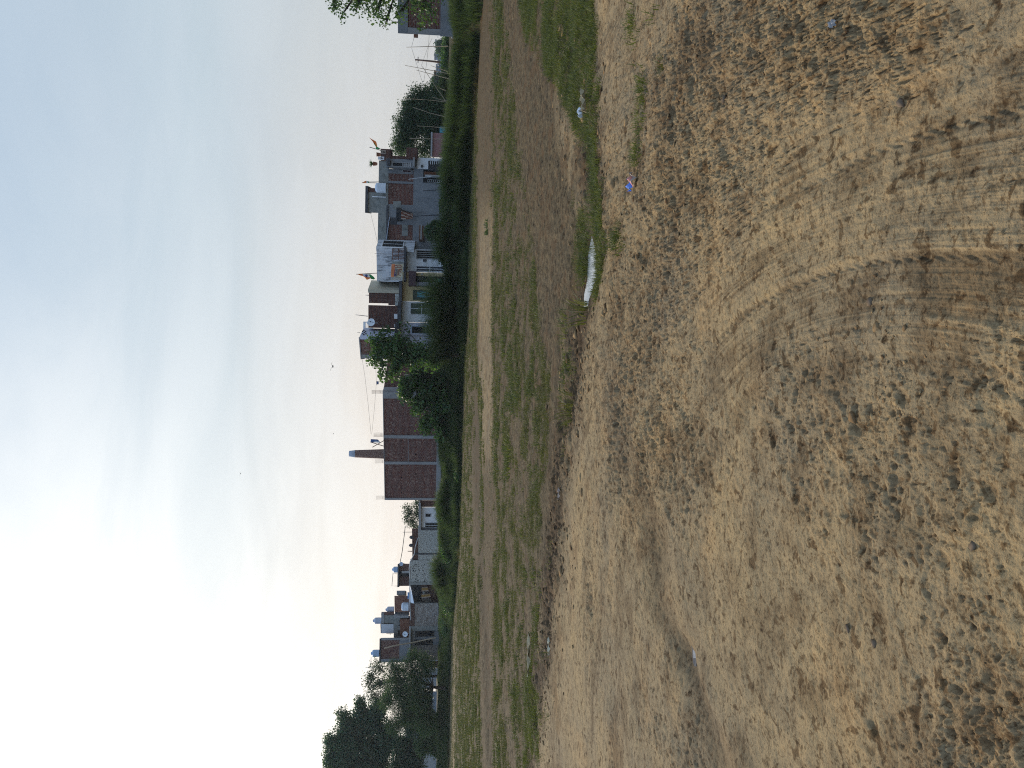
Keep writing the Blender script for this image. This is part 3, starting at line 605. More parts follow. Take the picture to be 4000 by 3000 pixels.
# ---- B2: grey house
F2=Fac(940,50.14,560,50.14)
T=Thing('village_house','two storey grey plaster and brick house with a rooftop room and paired wall panels','house',basez(F2,8))
T.part('brick_wall',one(F2,F2.r(Z2,797,600,1157,1760),-6,0),MAT['brick_red'])
T.part('parapet',one(F2,F2.r(Z2,655,472,797,1760),-.25,.03),MAT['plaster_green_grey'])
T.part('roof_edge',one(F2,F2.r(Z2,770,1118,800,1618),-.1,.10),MAT['slab_dark'])
T.part('lower_wall',one(F2,F2.r(Z2,1157,600,1720,1760),-6,.05),MAT['plaster_grey'])
T.part('wall_column',one(F2,F2.r(Z2,797,772,1170,802),0,.06),MAT['plaster_grey'])
T.part('wall_patch',one(F2,F2.r(Z2,797,600,1157,662),0,.05),MAT['plaster_grey'])
T.part('wall_patch',one(F2,F2.r(Z2,995,1395,1080,1555),0,.03),MAT['plaster_green_grey'])
T.part('wall_patch',one(F2,F2.r(Z2,870,1055,985,1180),0,.04),MAT['plaster_green_grey'])
o=T.part('terrace_bay',one(F2,F2.r(Z2,800,1105,1157,1392),0,.025),MAT['plaster_grey'])
T.part('shade_sheet',one(F2,F2.r(Z2,920,1172,990,1345),0,.5),MAT['tarp_black'],o)
T.part('recess_shade',one(F2,F2.r(Z2,812,1290,925,1392),0,.045),MAT['slab_dark'],o)  # flat dark panel painted as the shade of a recess
q=F2.r(Z2,770,1280,1000,1300); mb=MB()
a=F2.hit(*Q(Z2,820,1285)); b=F2.hit(*Q(Z2,775,1610)); mb.tube([F2.W(a[0],.12,a[1]),F2.W(b[0],.12,b[1])],.03,6); T.part('pipe',mb,MAT['tank_grey'])
# rooftop room
o=T.part('rooftop_room',one(F2,F2.r(Z2,508,868,770,1222),-2.4,.0),MAT['plaster_green_grey'])
T.part('roof_slab',one(F2,F2.r(Z2,470,842,508,1228),-2.6,.14),MAT['slab_dark'],o)
T.part('brick_jamb',one(F2,F2.r(Z2,515,866,625,925),0,.02),MAT['brick_dark'],o)
T.part('drain_pipe',one(F2,F2.r(Z2,565,990,765,1002),.02,.08),MAT['white_paint'],o)
# right hand block
T.part('front_block',one(F2,F2.r(Z2,775,478,1210,600),-3,.45),MAT['plaster_grey'])
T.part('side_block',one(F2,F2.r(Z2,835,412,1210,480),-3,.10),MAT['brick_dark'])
addw(T,F2,Z2,872,532,1010,580,'black_void','concrete',d=.48,name='window'); addw(T,F2,Z2,1018,540,1118,585,'black_void','steel_grey',d=.48,bars=(2,3))
addw(T,F2,Z2,1012,612,1128,642,'maroon','concrete',.04,d=.06)
T.part('balcony_box',one(F2,F2.r(Z2,1062,320,1222,485),-.9,.55),MAT['brick_dark'])
T.part('canopy',one(F2,F2.r(Z2,1165,480,1185,606),.4,.9),MAT['concrete'])
T.part('rooftop_parapet',one(F2,F2.r(Z2,690,312,835,478),-2,.15),MAT['brick_dark'])
T.part('canopy',one(F2,F2.r(Z2,785,482,835,570),.4,.75),MAT['slab_dark'])
p=T.part('sign_panel',one(F2,F2.r(Z2,692,330,764,388),.15,.20),MAT['panel_tan'],label='tan panel with dark writing')
mb=MB()
def strokes(F,Z,segs,d,t=.02,mbx=None):
    mbx=mbx or MB()
    for s_ in segs:
        pts=[F.W(*(lambda h:(h[0],d,h[1]))(F.hit(*Q(Z,a,b)))) for a,b in s_]; mbx.tube(pts,t,4)
    return mbx
ZP=(1460,570,23.7)
T.part('lettering',strokes(F2,ZP,[[(700,650),(800,680),(800,630)],[(700,630),(770,620)],[(870,740),(1040,740),(1060,680),(990,620),(940,640),(930,700)],[(900,600),(1000,600)],[(960,640),(1010,690)]],.215,.014),MAT['black_void'],p)
p=T.part('sign_panel',one(F2,F2.r(Z2,655,425,742,470),.15,.20),MAT['white_paint'],label='white panel with a dark curled emblem')
T.part('emblem',strokes(F2,ZP,[[(580,1195),(640,1215),(700,1170),(780,1170),(790,1210),(720,1240),(690,1270),(740,1280),(790,1240),(880,1240),(895,1215)]],.215,.016),MAT['black_void'],p)
# white ground floor wall with gate, porch
T.part('white_wall',one(F2,F2.r(Z2,1215,452,1700,612),-2,.25),MAT['plaster_white'])
g=T.part('gate',one(F2,F2.r(Z2,1375,500,1700,618),.25,.32),MAT['dark_metal'],label='black sheet gate with pale bars')
for i in range(7): T.part('gate_bar',one(F2,F2.r(Z2,1405+i*30,502,1412+i*30,545),.32,.36),MAT['white_paint'],g)
T.part('meter_box',one(F2,F2.r(Z2,1272,555,1300,585),.25,.38),MAT['slab_dark'])
o=T.part('porch',one(F2,F2.r(Z2,1302,618,1700,796),.04,.085),MAT['black_void'])  # flat black panel, the shade inside the porch put into its colour
T.part('door',one(F2,F2.r(Z2,1318,640,1490,690),.09,.13),MAT['rust'],o); T.part('pillar',one(F2,F2.r(Z2,1330,700,1600,722),.09,.4),MAT['concrete_light'],o)
mb=MB(); 
for i in range(9): mb.fbox(F2,F2.r(Z2,1365+i*28,757,1372+i*28,790),.1,.16)
mb.fbox(F2,F2.r(Z2,1365,755,1610,760),.1,.17); mb.fbox(F2,F2.r(Z2,1365,788,1610,793),.1,.17)
T.part('grille',mb,MAT['concrete_light'],o)
T.part('awning',one(F2,F2.r(Z2,1245,1440,1312,1640),.0,.8),MAT['wood_brown']); T.part('awning_rail',one(F2,F2.r(Z2,1270,1440,1282,1640),.8,.86),MAT['concrete_light'])
tank('pale ribbed white water tank on the grey house beside the rooftop room',Z2,610,768,790,935,49.49,'tank_white',lid=False)
# cloth hanging on the terrace
def cloth(name,label,Z,corners,Y,mats,mfun=0,n=(10,8),amp=.05,cat='cloth',group=None,seed=0):
    """corners in zoom coords: TL,TR,BR,BL in upright sense"""
    c=[P(*Q(Z,*q),Y) for q in corners]; g=[]
    for i in range(n[0]+1):
        row=[]; t=i/n[0]
        for j in range(n[1]+1):
            s_=j/n[1]; p=(c[0]*(1-s_)+c[1]*s_)*(1-t)+(c[3]*(1-s_)+c[2]*s_)*t
            row.append(p+np.array([0,-amp*(1+math.sin(s_*11+seed+t*2))-.02,0]))
        g.append(row)
    mb=MB().sheet(g,mfun); loc=(c[2]+c[3])/2
    o=build(name,mb,mats,None,tuple(loc),top=True); return tag(o,label,cat,group)
cloth('hanging_cloth','brown patterned cloth hung over the terrace wall of the grey house',Z2,[(985,1320),(985,1175),(1155,1225),(1155,1318)],49.38,[MAT['cloth_brown'],MAT['cloth_dark'],MAT['panel_tan']],lambda t,s: 1 if s>.8 else (2 if int(s*9+t*3)%3==0 else 0),cat='cloth')
poleobj('support_pole','thin dark pole leaning up the grey plaster wall below the brown cloth','pole',[Q(Z2,1155,1272),Q(Z2,1540,1250)],49.05,.04,'dark_metal')
poleobj('support_pole','bent dark pole in the middle of the blank grey wall','pole',[Q(Z2,1300,905),Q(Z2,1450,895),Q(Z2,1600,885)],49.05,.035,'dark_metal')
poleobj('bamboo_pole','short pale pole leaning across the brick wall above the porch','pole',[Q(Z2,1088,738),Q(Z2,1300,712),Q(Z2,1420,700)],49.05,.035,'concrete_light')
# planters on the roof
for (zx,zy,lab,big) in ((628,517,'potted plant with spiky leaves on the grey house parapet',1),(678,383,'terracotta pot standing near the wall panels on the roof',0)):
    c=P(*Q(Z2,zx+14,zy),50.03); T=Thing('potted_plant' if big else 'clay_pot',lab,'potted plant' if big else 'pot',c)
    T.part('pot',MB().lathe(c,[(.08,0),(.12,.1),(.13,.24),(.15,.26),(.14,.28)],12),MAT['terracotta'])
    if big:
        Vv,Qq=tufts(np.array([c[0]]),np.array([c[1]]),np.array([c[2]+.26]),120,.42,.03,.05,1.2,77,3); T.npart('plant_leaves',Vv,Qq,MAT['leaf_mid'])
# flags
def flag(label,Z,pole,poly_rows,Y,mats,mf,wheel=None,name='flag'):
    a=P(*Q(Z,*pole[0]),Y); b=P(*Q(Z,*pole[1]),Y); T=Thing(name,label,'flag',b,'flags flying from the roofs')
    T.part('flag_pole',MB().tube([b,a],.022,6),MAT['slab_dark'])
    g=[[P(*Q(Z,*q),Y-.05-.06*math.sin(3.1*j+i)) for j,q in enumerate(row)] for i,row in enumerate(poly_rows)]
    # refine
    gi=np.array(g); 
    def up(a,ax):
        n=a.shape[ax]; t=np.linspace(0,n-1,(n-1)*3+1); lo=np.floor(t).astype(int).clip(0,n-2); f=t-lo
        sh=[1]*a.ndim; sh[ax]=len(t); f=f.reshape(sh); return np.take(a,lo,ax)*(1-f)+np.take(a,lo+1,ax)*f
    gi=up(up(gi,0),1)
    o=T.part('flag_cloth',MB().sheet(gi,mf,.008),mats)
    if wheel is not None:
        c=P(*Q(Z,*wheel[:2]),Y-.14); R=wheel[2]/Z[2]/FPX*Y
        T.part('wheel_emblem',MB().lathe(c,[(R*.55,-.01),(R,0),(R,.01),(R*.55,.012)],16,axis=(0,-1,0)),MAT['navy_ink'],o)
ZF=(1380,1050,22.12)
flag('large orange white and green flag with a dark wheel above the banner balcony',ZF,[(270,470),(2090,370)],
 [[(300,470),(430,500),(520,540),(600,570)],[(700,440),(760,540),(820,600),(880,660)],[(960,440),(1020,620),(1030,730),(1040,800)],[(1010,430),(1180,560),(1350,830),(1170,960)],[(1310,460),(1400,620),(1500,800),(1480,830)],[(1500,480),(1620,640),(1640,820),(1560,880)],[(1600,560),(1780,700),(1880,850),(1780,930)]],48.94,
 [MAT['cloth_orange'],MAT['cloth_white'],MAT['cloth_green']],lambda t,s: 2 if t>.62 else (0 if (s>.55-t*.1 and t<.62) or t<.2 else 1),(1130,600,110))
flag('tricolour flag streaming off a leaning pole above the paired wall panels',Z2,[(528,275),(690,322)],
 [[(522,135),(535,150),(550,165)],[(570,165),(575,180),(580,200)],[(625,195),(600,205),(585,215)],[(635,235),(620,245),(600,240)],[(640,270),(630,272),(620,270)],[(690,300),(665,305),(620,300)]],49.70,
 [MAT['cloth_orange'],MAT['cloth_white'],MAT['cloth_green']],lambda t,s: 2 if (t>.78 or s>.62 and t>.45) else 0)
flag('small furled tricolour flag on two thin poles above the white water tank',Z2,[(425,785),(790,795)],
 [[(425,790),(430,792)],[(460,765),(465,792)],[(485,760),(485,795)],[(510,765),(512,790)],[(522,775),(520,782)]],50.03,
 [MAT['cloth_orange'],MAT['cloth_white'],MAT['cloth_green']],lambda t,s: 0 if t<.45 else (1 if t<.65 else 2))
poleobj('roof_pole','thin bare pole beside the small furled flag','pole',[Q(Z2,520,768),Q(Z2,790,768)],50.14,.015,'slab_dark')

# ---- B3: stained white two storey house
F3=Fac(1110,49.49,967,48.61); F3s=Fac(967,48.61,936,50.58); F3g=Fac(1100,48.94,930,48.94)
T=Thing('white_house','two storey house with black stained white walls and a railed balcony','house',basez(F3,2))
T.part('upper_wall',one(F3,F3.r(Z3,632,430,1048,925),-5,0),MAT['plaster_stained'])
o=T.part('side_wall',one(F3s,F3s.r(Z3,640,322,1180,432),-.25,.0),MAT['plaster_stained'])
addw(T,F3s,Z3,722,345,1015,433,'black_void','white_paint',.05,.03,(1,0),parent=o)
T.part('lower_wall',one(F3g,F3g.r(Z3,1060,462,1760,792),-5,0),MAT['plaster_white'])
T.part('balcony_slab',one(F3g,F3g.r(Z3,1030,440,1062,925),-.3,.75),MAT['slab_dark'])
addw(T,F3g,Z3,1212,482,1597,588,'black_void','concrete',.05,.03,(3,0),name='grille_door')
addw(T,F3g,Z3,1205,708,1590,772,'door_navy','white_paint',.03,.04,(1,1),name='door',pane='door_leaf')
T.part('meter_box',one(F3g,F3g.r(Z3,1300,605,1345,635),0,.15),MAT['slab_dark'])
mb=MB(); ra=F3g.r(Z3,870,472,1035,632)
for i in range(9): mb.fbox(F3g,(ra[0]+(ra[1]-ra[0])*i/8-.015,ra[0]+(ra[1]-ra[0])*i/8+.015,ra[2],ra[3]),.62,.66)
for f in (0,.5,1): mb.fbox(F3g,(ra[0],ra[1],ra[2]+(ra[3]-ra[2])*f-.02,ra[2]+(ra[3]-ra[2])*f+.02),.63,.68)
T.part('balcony_railing',mb,MAT['rust'])
mb=MB(); ra=F3g.r(Z3,860,858,990,915)
for i in range(6): mb.fbox(F3g,(ra[0]+(ra[1]-ra[0])*i/5-.015,ra[0]+(ra[1]-ra[0])*i/5+.015,ra[2],ra[3]),.62,.66)
for f in (0,1): mb.fbox(F3g,(ra[0],ra[1],ra[2]+(ra[3]-ra[2])*f-.02,ra[2]+(ra[3]-ra[2])*f+.02),.63,.68)
T.part('balcony_railing',mb,MAT['cream_metal'])
T.part('step',one(F3g,F3g.r(Z3,1600,560,1720,800),0,.5),MAT['concrete'])
for zy in (520,690): poleobj('drain_pipe' if zy==520 else 'wall_pole',('thin black pipe down the right of the stained white wall','thin dark rod on the stained wall over the banner')[zy!=520],'pipe',[Q(Z3,602 if zy==520 else 640,zy),Q(Z3,870 if zy==520 else 830,zy+6)],48.29,.02,'dark_metal')
# banner
cn=[P(*Q(Z3,*q),47.85) for q in ((850,855),(850,628),(1027,628),(1000,860))]
ZB=(1510,1010,20.74)
def bp(zx,zy,off=0.0): return P(*Q(ZB,zx,zy),47.85-off)
TLb,TRb,BRb,BLb=(340,1500),(420,220),(1420,240),(1240,1500)
T=Thing('banner','orange and cream printed banner tied to the balcony railing','banner',bp(1300,900))
g=[[bp(TLb[0]*(1-s)*(1-t)+TRb[0]*s*(1-t)+BRb[0]*s*t+BLb[0]*(1-s)*t, TLb[1]*(1-s)*(1-t)+TRb[1]*s*(1-t)+BRb[1]*s*t+BLb[1]*(1-s)*t, .03*math.sin(t*7+s*5)) for s in np.linspace(0,1,13)] for t in np.linspace(0,1,11)]
o=T.part('banner_sheet',MB().sheet(g,lambda t,s: 0 if (t<.22 and s<.8) else (2 if (s>.83 or t>.94) else 1)),[MAT['banner_orange'],MAT['banner_cream'],MAT['plaster_green_grey']])
def bstroke(segs,rad): 
    mb=MB()
    for s_ in segs: mb.tube([bp(a,b,.07) for a,b in s_],rad,4)
    return mb
ov=[(935+300*math.cos(a)-30,625+100*math.sin(a)) for a in np.linspace(0,6.28,20)]
T.part('portrait_outline',bstroke([ov,[(860,600),(900,640)],[(800,580),(830,570)]],.018),MAT['red_ink'],o)
T.part('lettering',bstroke([[(700,800),(640,1440)],[(720,830),(860,860),(860,930),(740,930)],[(760,1000),(850,1000),(840,1090),(740,1100)],[(730,1150),(820,1180),(800,1240)],[(700,1290),(790,1300),(780,1420),(640,1400)],[(650,1330),(760,1350)]],.022),MAT['navy_ink'],o)
T.part('lettering',bstroke([[(960,870),(900,1330)],[(1030,870),(980,1330)],[(960,870),(1240,850)],[(900,1330),(1000,1330)],[(1120,880),(1220,930)],[(1100,1000),(1180,1180)],[(1040,1380),(1170,1390)]],.016),MAT['red_ink'],o)

# ---- B3b/B4: cream and white ground floors with brick rooms on top
F4=Fac(1400,49.27,1060,48.94)
T=Thing('cream_house','cream painted house with an open porch and a two part brick room on its roof','house',basez(F4,6))
T.part('lower_wall',one(F4,F4.r(Z3,1000,795,1760,1210),-6,.02),MAT['plaster_cream'])
T.part('roof_slab',one(F4,F4.r(Z3,962,925,1002,1212),-6,.75),MAT['slab_dark'])
F4s=Fac(1136,49.27,1101,51.45)
T.part('side_wall',one(F4s,F4s.r(Z3,528,908,985,1040),-.22,0),MAT['plaster_cream_pale'])
F4b=Fac(1290,49.70,1134,49.27)
rb=F4b.r(Z3,520,1045,962,1235); T.part('brick_room',one(F4b,rb,-3.0,0),MAT['brick_dark'])
T.part('block_infill',one(F4b,F4b.r(Z3,898,1100,962,1270),0,.06),MAT['plaster_peeling'])
r2=F4b.r(Z3,800,1236,962,1264); T.part('brick_sill',one(F4b,r2,-.3,-.01),MAT['brick_dark'])
T.part('brick_room',one(F4b,F4b.r(Z3,512,1265,962,1590),-3.0,.0),MAT['brick_dark'])
o=T.part('porch_canopy',one(F4,F4.r(Z3,1100,790,1202,995),.0,1.0),MAT['maroon'])
o=T.part('porch',one(F4,F4.r(Z3,1180,848,1597,998),.0,.06),MAT['black_void'])  # porch depth is a black panel with its shade painted in
T.part('door',one(F4,F4.r(Z3,1195,935,1590,985),.06,.12),MAT['lilac_panel'],o)
T.part('porch_wall',one(F4,F4.r(Z3,1185,848,1300,900),.06,.09),MAT['slab_dark'],o)
T.part('step',one(F4,F4.r(Z3,1600,795,1700,1050),0,.8),MAT['concrete'])
w_=addw(T,F4,Z3,1152,1045,1600,1192,'window_green','plaster_cream',.03,.03,name='window'); T.part('curtain',one(F4,F4.r(Z3,1218,1070,1600,1150),.03,.05),MAT['curtain_blue'],w_)
T.part('meter_box',one(F4,F4.r(Z3,1272,808,1298,830),0,.12),MAT['concrete_light'])
c=F4.r(Z3,1512,938,1590,990); u=(c[0]+c[1])/2
def loose(name,label,cat,F,Z,x0,y0,x1,y1,d0,d1,mat,det=None):
    r=F.r(Z,x0,y0,x1,y1); T=Thing(name,label,cat,F.W((r[0]+r[1])/2,(d0+d1)/2,r[2])); 
    T.part('body' if det else name+'_shell',one(F,r,d0,d1),MAT[mat])
    if det: T.part(det[0],one(F,(r[0]+(r[1]-r[0])*.15,r[1]-(r[1]-r[0])*.15,r[2]+(r[3]-r[2])*.15,r[3]-(r[3]-r[2])*.15),d1,d1+.03),MAT[det[1]])
loose('air_cooler','small white air cooler with a dark grille on the cream porch','air cooler',F4,Z3,1510,938,1592,992,.4,.85,'white_paint',('grille','black_void'))
loose('storage_box','green box standing inside the cream porch','box',F4,Z3,1462,890,1570,940,.15,.4,'green_box',('lid','green_box'))
loose('plastic_crate','bright blue plastic crate on the ledge under the porch opening','crate',F4,Z3,1606,850,1660,902,.3,.7,'plastic_blue',('crate_panel','tank_blue'))

T=Thing('white_house','single storey bright white house with a green window behind the tall grass','house',basez(F4,2))
T.part('wall',one(F4,F4.r(Z3,985,1212,1760,1512),-6,.0),MAT['plaster_white'])
T.part('roof_slab',one(F4,F4.r(Z3,945,1215,990,1515),-6,.7),MAT['slab_dark'])
addw(T,F4,Z3,1122,1236,1438,1390,'window_green','plaster_white',.02,.03,(1,1))
T.part('water_outlet',one(F4,F4.r(Z3,1580,1410,1700,1512),0,.3),MAT['tank_blue'])
T.part('parapet_block',one(F4,F4.r(Z3,888,1390,935,1460),-.5,.4),MAT['plaster_white'])
T.part('parapet_block',one(F4,F4.r(Z3,893,1535,940,1580),-.5,.42),MAT['plaster_white'])
T=Thing('lilac_house','pale lilac house with a dark door between grass fountain and leafy tree','house',basez(F4,0))
T.part('wall',one(F4,F4.r(Z4,1140,40,1900,480),-6,-.03),MAT['plaster_lilac'])
T.part('roof_slab',one(F4,F4.r(Z4,1085,40,1142,480),-6,.6),MAT['slab_dark'])
addw(T,F4,Z4,1325,98,1800,193,'black_void','tank_blue',.04,.03,name='door',pane='door_leaf')
T.part('meter_box',one(F4,F4.r(Z4,1435,55,1480,85),0,.12),MAT['steel_grey'])
T.part('wall_rib',one(F4,F4.r(Z4,1142,196,1900,216),-.03,.10),MAT['plaster_lilac'])
F5=Fac(1312,48.94,1286,50.79); F5b=Fac(1400,50.36,1312,48.94)
o=T.part('stair_room',one(F5b,F5b.r(Z4,583,243,1085,548),-2.2,0),MAT['brick_red'])
T.part('corner_column',one(F5b,F5b.r(Z4,590,500,1085,552),-.2,.03),MAT['concrete'],o)
T.part('roof_edge',one(F5b,F5b.r(Z4,572,238,588,556),-2.3,.06),MAT['concrete'],o)
s5=T.part('stair_room_side',one(F5,F5.r(Z4,598,122,1085,240),-.2,0),MAT['plaster_lilac'])
mb=MB()
for a,b in ((632,150),(655,165),(615,165),(637,183),(660,200),(612,200),(630,213)): mb.fbox(F5,F5.r(Z4,a-9,b-6,a+9,b+6),0,.02)
T.part('vent_hole',mb,MAT['black_void'],s5)
mb=MB(); ra=F4.r(Z4,615,30,690,118)
for i in range(4): mb.fbox(F4,(ra[0],ra[1],ra[2]+(ra[3]-ra[2])*i/3.0-.02,ra[2]+(ra[3]-ra[2])*i/3.0+.02),-.6,-.56)
mb.fbox(F4,(ra[0]-.02,ra[0]+.03,ra[2]-.3,ra[3]+.02),-.6,-.57); mb.fbox(F4,(ra[1]-.02,ra[1]+.03,ra[2]-.3,ra[3]+.02),-.6,-.57)
mb.fbox(F4,(ra[0],ra[1],ra[3]-.12,ra[3]),-.58,-.55)
single('metal_rack',mb,MAT['white_paint'],'white slatted metal rack on the roof beside the large dish','rack',tuple(F4.W(ra[0],-.6,ra[2])))
dish('large pale satellite dish standing before the dark brick rooftop room',Z3,558,1512,56,48.94)
poleobj('roof_pole','thin pole slanting above the brick room near the large dish','pole',[Q(Z3,328,1400),Q(Z3,505,1420)],49.60,.025,'slab_dark')
poleobj('roof_pole','short rod rising over the brick room beside the large flag','pole',[Q(Z3,470,1116),Q(Z3,520,1118)],49.60,.025,'slab_dark')
poleobj('roof_pole','tiny rod with a knob above the lilac stair room','pole',[Q(Z4,538,182),Q(Z4,580,184)],49.60,.02,'slab_dark')

# ---- B5: long brick building
F6=Fac(1951,58.42,1531,54.72); F7=Fac(1531,54.72,1395,59.08)
T=Thing('brick_building','long unplastered red brick building with grey concrete columns and rebar','building',basez(F6,4))
rA=F6.r(Z5,735,-430,1490,1110); Lf=F6.L
zt=rA[3]; zb=rA[2]
def u6(Z,zx,zy): return F6.hit(*Q(Z,zx,zy))[0]
cols=[(1.0*u6(Z5,1100,1112),u6(Z5,1100,1085)),(u6(Z5,1100,600),u6(Z5,1100,562)),(u6(Z5,1100,226),u6(Z5,1100,182)),(Lf-.55,Lf)]
za=F6.hit(*Q(Z5,750,1000))[1]; zc_=F6.hit(*Q(Z5,735,-300))[1]; zb=F6.hit(*Q(Z5,1490,700))[1]
zt=(za+zc_)/2
T.part('wall',one(F6,(cols[0][1]-.02,Lf-.02,zb-.2,zt),-5,0),MAT['brick_red'])
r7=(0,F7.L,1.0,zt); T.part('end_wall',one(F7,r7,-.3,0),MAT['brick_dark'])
for k,(a,b) in enumerate(cols): T.part('column',one(F6,(min(a,b),max(a,b),zb-.2,zt+.01),-.3,.06),MAT['concrete'])
T.part('column',one(F7,(0,.5,zb-.2,zt+.01),-.25,.05),MAT['concrete'])
T.part('plinth_beam',one(F6,(cols[0][0]-.02,Lf+.02,zb-.35,zb),-.3,.12),MAT['concrete'])
T.part('foundation',one(F6,(cols[0][0],Lf,.6,zb-.35),-5,.02),MAT['slab_dark'])
T.part('coping',one(F6,(cols[0][0],Lf,zt,zt+.05),-.3,.05),MAT['concrete'])
mb=MB()
for zx,zy in ((987,620),(987,792),(987,955),(987,1010),(987,520),(987,268),(987,90),(1195,742),(1195,995),(1190,460)):
    T.part('putlog_hole',one(F6,F6.r(Z5,zx-8,zy-7,zx+8,zy+7),0,.012),MAT['black_void'])
mb=MB(); mb.fbox(F6,F6.r(Z5,1083,226,1088,562),0,.012); T.part('mortar_band',mb,MAT['concrete_light'])
rebar(T,Z4,(745,897,1015,1056),54.61); rebar(T,Z5,(588,722,155,205),55.48); rebar(T,Z5,(607,737,541,585),56.57); rebar(T,Z5,(621,747,1062,1105),58.21)
addw(T,F7,Z4,1222,800,1400,890,'window_green','cream_metal',.06,.03,(1,0))
# compound wall + lattice window on the right of it
F8=Fac(1470,55.05,1370,52.32)
T=Thing('brick_annex','weathered low brick annex with a cream lattice window beside the leafy tree','building',basez(F8,2))
T.part('wall',one(F8,F8.r(Z4,1290,480,1850,1000),-3,0),MAT['brick_dark'])
addw(T,F8,Z4,1345,540,1690,625,'slab_dark','cream_metal',.07,.03,(1,6),name='lattice_window')
# chimney
c=P(*Q(Z5,1300,458),235.0); ztop=P(*Q(Z5,235,450),235.0)[2]; 
def wr(zx,a,b): return abs(P(*Q(Z5,zx,a),235.)[0]-P(*Q(Z5,zx,b),235.)[0])/2
zl=P(*Q(Z5,320,450),235.)[2]; z0=P(*Q(Z5,740,458),235.)[2]
T=Thing('kiln_chimney','tall tapering brick kiln chimney far behind the brick building','chimney',(c[0],235,0))
T.part('stack',MB().lathe((c[0],235,0),[(wr(740,390,530)*1.28,0),(wr(740,390,530),z0),(wr(330,402,508),zl)],24),MAT['brick_dark'])
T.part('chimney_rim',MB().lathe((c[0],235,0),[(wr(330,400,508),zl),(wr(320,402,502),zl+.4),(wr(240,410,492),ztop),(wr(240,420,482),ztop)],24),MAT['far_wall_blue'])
# roof bits on brick building: crossed sticks with laundry
w1=[P(*Q(Z5,*q),56.14) for q in ((540,282),(735,342))]; w2=[P(*Q(Z5,*q),56.24) for q in ((570,358),(735,262))]
mb=MB(); mb.tube(w1,.03,6); mb.tube(w2,.03,6); single('crossed_sticks',mb,MAT['wood_brown'],'two crossed sticks on the brick building roof','sticks',tuple(w1[1]))
cloth('hanging_cloth','blue cloth hung on the crossed sticks over the brick building',Z5,[(545,285),(548,240),(650,245),(690,290)],55.92,[MAT['cloth_blue'],MAT['plastic_white']],lambda t,s: 1 if s<.45 and t>.3 else 0,cat='cloth')
cloth('hanging_cloth','small navy cloth hanging from the wire beside the leafy tree',Z4,[(815,930),(815,880),(848,885),(845,925)],54.50,[MAT['cloth_blue']],0,cat='cloth')

# ---- B6: small white house with brick lean-to
F9=Fac(2070,70,1945,68)
T=Thing('small_white_house','small flat roofed white house with two dark openings left of the brick building','house',basez(F9,1))
T.part('wall',one(F9,F9.r(Z5,1270,1222,1560,1515),-4,0),MAT['plaster_white'])
T.part('lean_to',one(F9,F9.r(Z5,1255,1125,1560,1222),-4,-.05),MAT['brick_dark'])
T.part('roof_slab',one(F9,F9.r(Z5,1238,1115,1272,1520),-4,.5),MAT['concrete'])
T.part('side_column',one(F9,F9.r(Z5,1255,1512,1560,1545),-.3,.05),MAT['slab_dark'])
addw(T,F9,Z5,1335,1312,1408,1355,'black_void','plaster_white',.03,.03); addw(T,F9,Z5,1332,1443,1560,1510,'black_void','plaster_white',.03,.03,(1,0),name='door',pane='door_leaf')
# ---- B7: compound walls
F10=Fac(2273,76,2066,71.5)
T=Thing('compound_wall','long peeling whitewashed brick wall below a dark brick parapet','wall',basez(F10,2))
T.part('wall',one(F10,F10.r(Z6,1255,75,1680,612),-.4,0),MAT['plaster_peeling'])
T.part('back_wall',one(F10,F10.r(Z6,1150,75,1255,680),-3,-.1),MAT['brick_dark'])
T.part('pier',one(F10,F10.r(Z6,1195,490,1680,508),0,.06),MAT['slab_dark'])
T.part('pier',one(F10,F10.r(Z6,1165,606,1680,628),0,.05),MAT['plaster_peeling'])
for zx,zy in ((1150,216),(1142,355)):
    c=P(*Q(Z6,zx+10,zy),72.2); T.part('wall_finial',MB().lathe(c,[(.05,-.1),(.14,0),(.18,.12),(.12,.26),(.04,.32)],10),MAT['slab_dark'])
T=Thing('compound_wall','crumbling mossy brick wall with honeycomb gaps behind the straw coloured fountain grass','wall',basez(F10,-2))
T.part('wall',one(F10,F10.r(Z6,1120,632,1680,985),-.35,.02),MAT['plaster_peeling'])
mb=MB(); rr_=random.Random(4)
for i in range(34): zx=1150+rr_.random()*230; zy=650+rr_.random()*320; mb.fbox(F10,F10.r(Z6,zx,zy,zx+9+rr_.random()*9,zy+7+rr_.random()*14),.02,.035)
T.part('wall_gap',mb,MAT['black_void'])
T.part('pier',one(F10,F10.r(Z6,1095,980,1700,1022),-.35,.1),MAT['plaster_green_grey'])
poleobj('long_pipe','long sagging pale pipe laid along the tops of the compound walls','pipe',[Q(Z6,1250,230),Q(Z6,1205,380),Q(Z6,1190,500),Q(Z6,1115,640),Q(Z6,1100,760),Q(Z6,1115,960),Q(Z6,1110,1100),Q(Z6,1110,1320),Q(Z6,1125,1640)],71.0,.07,'concrete_light',dy=1.1)
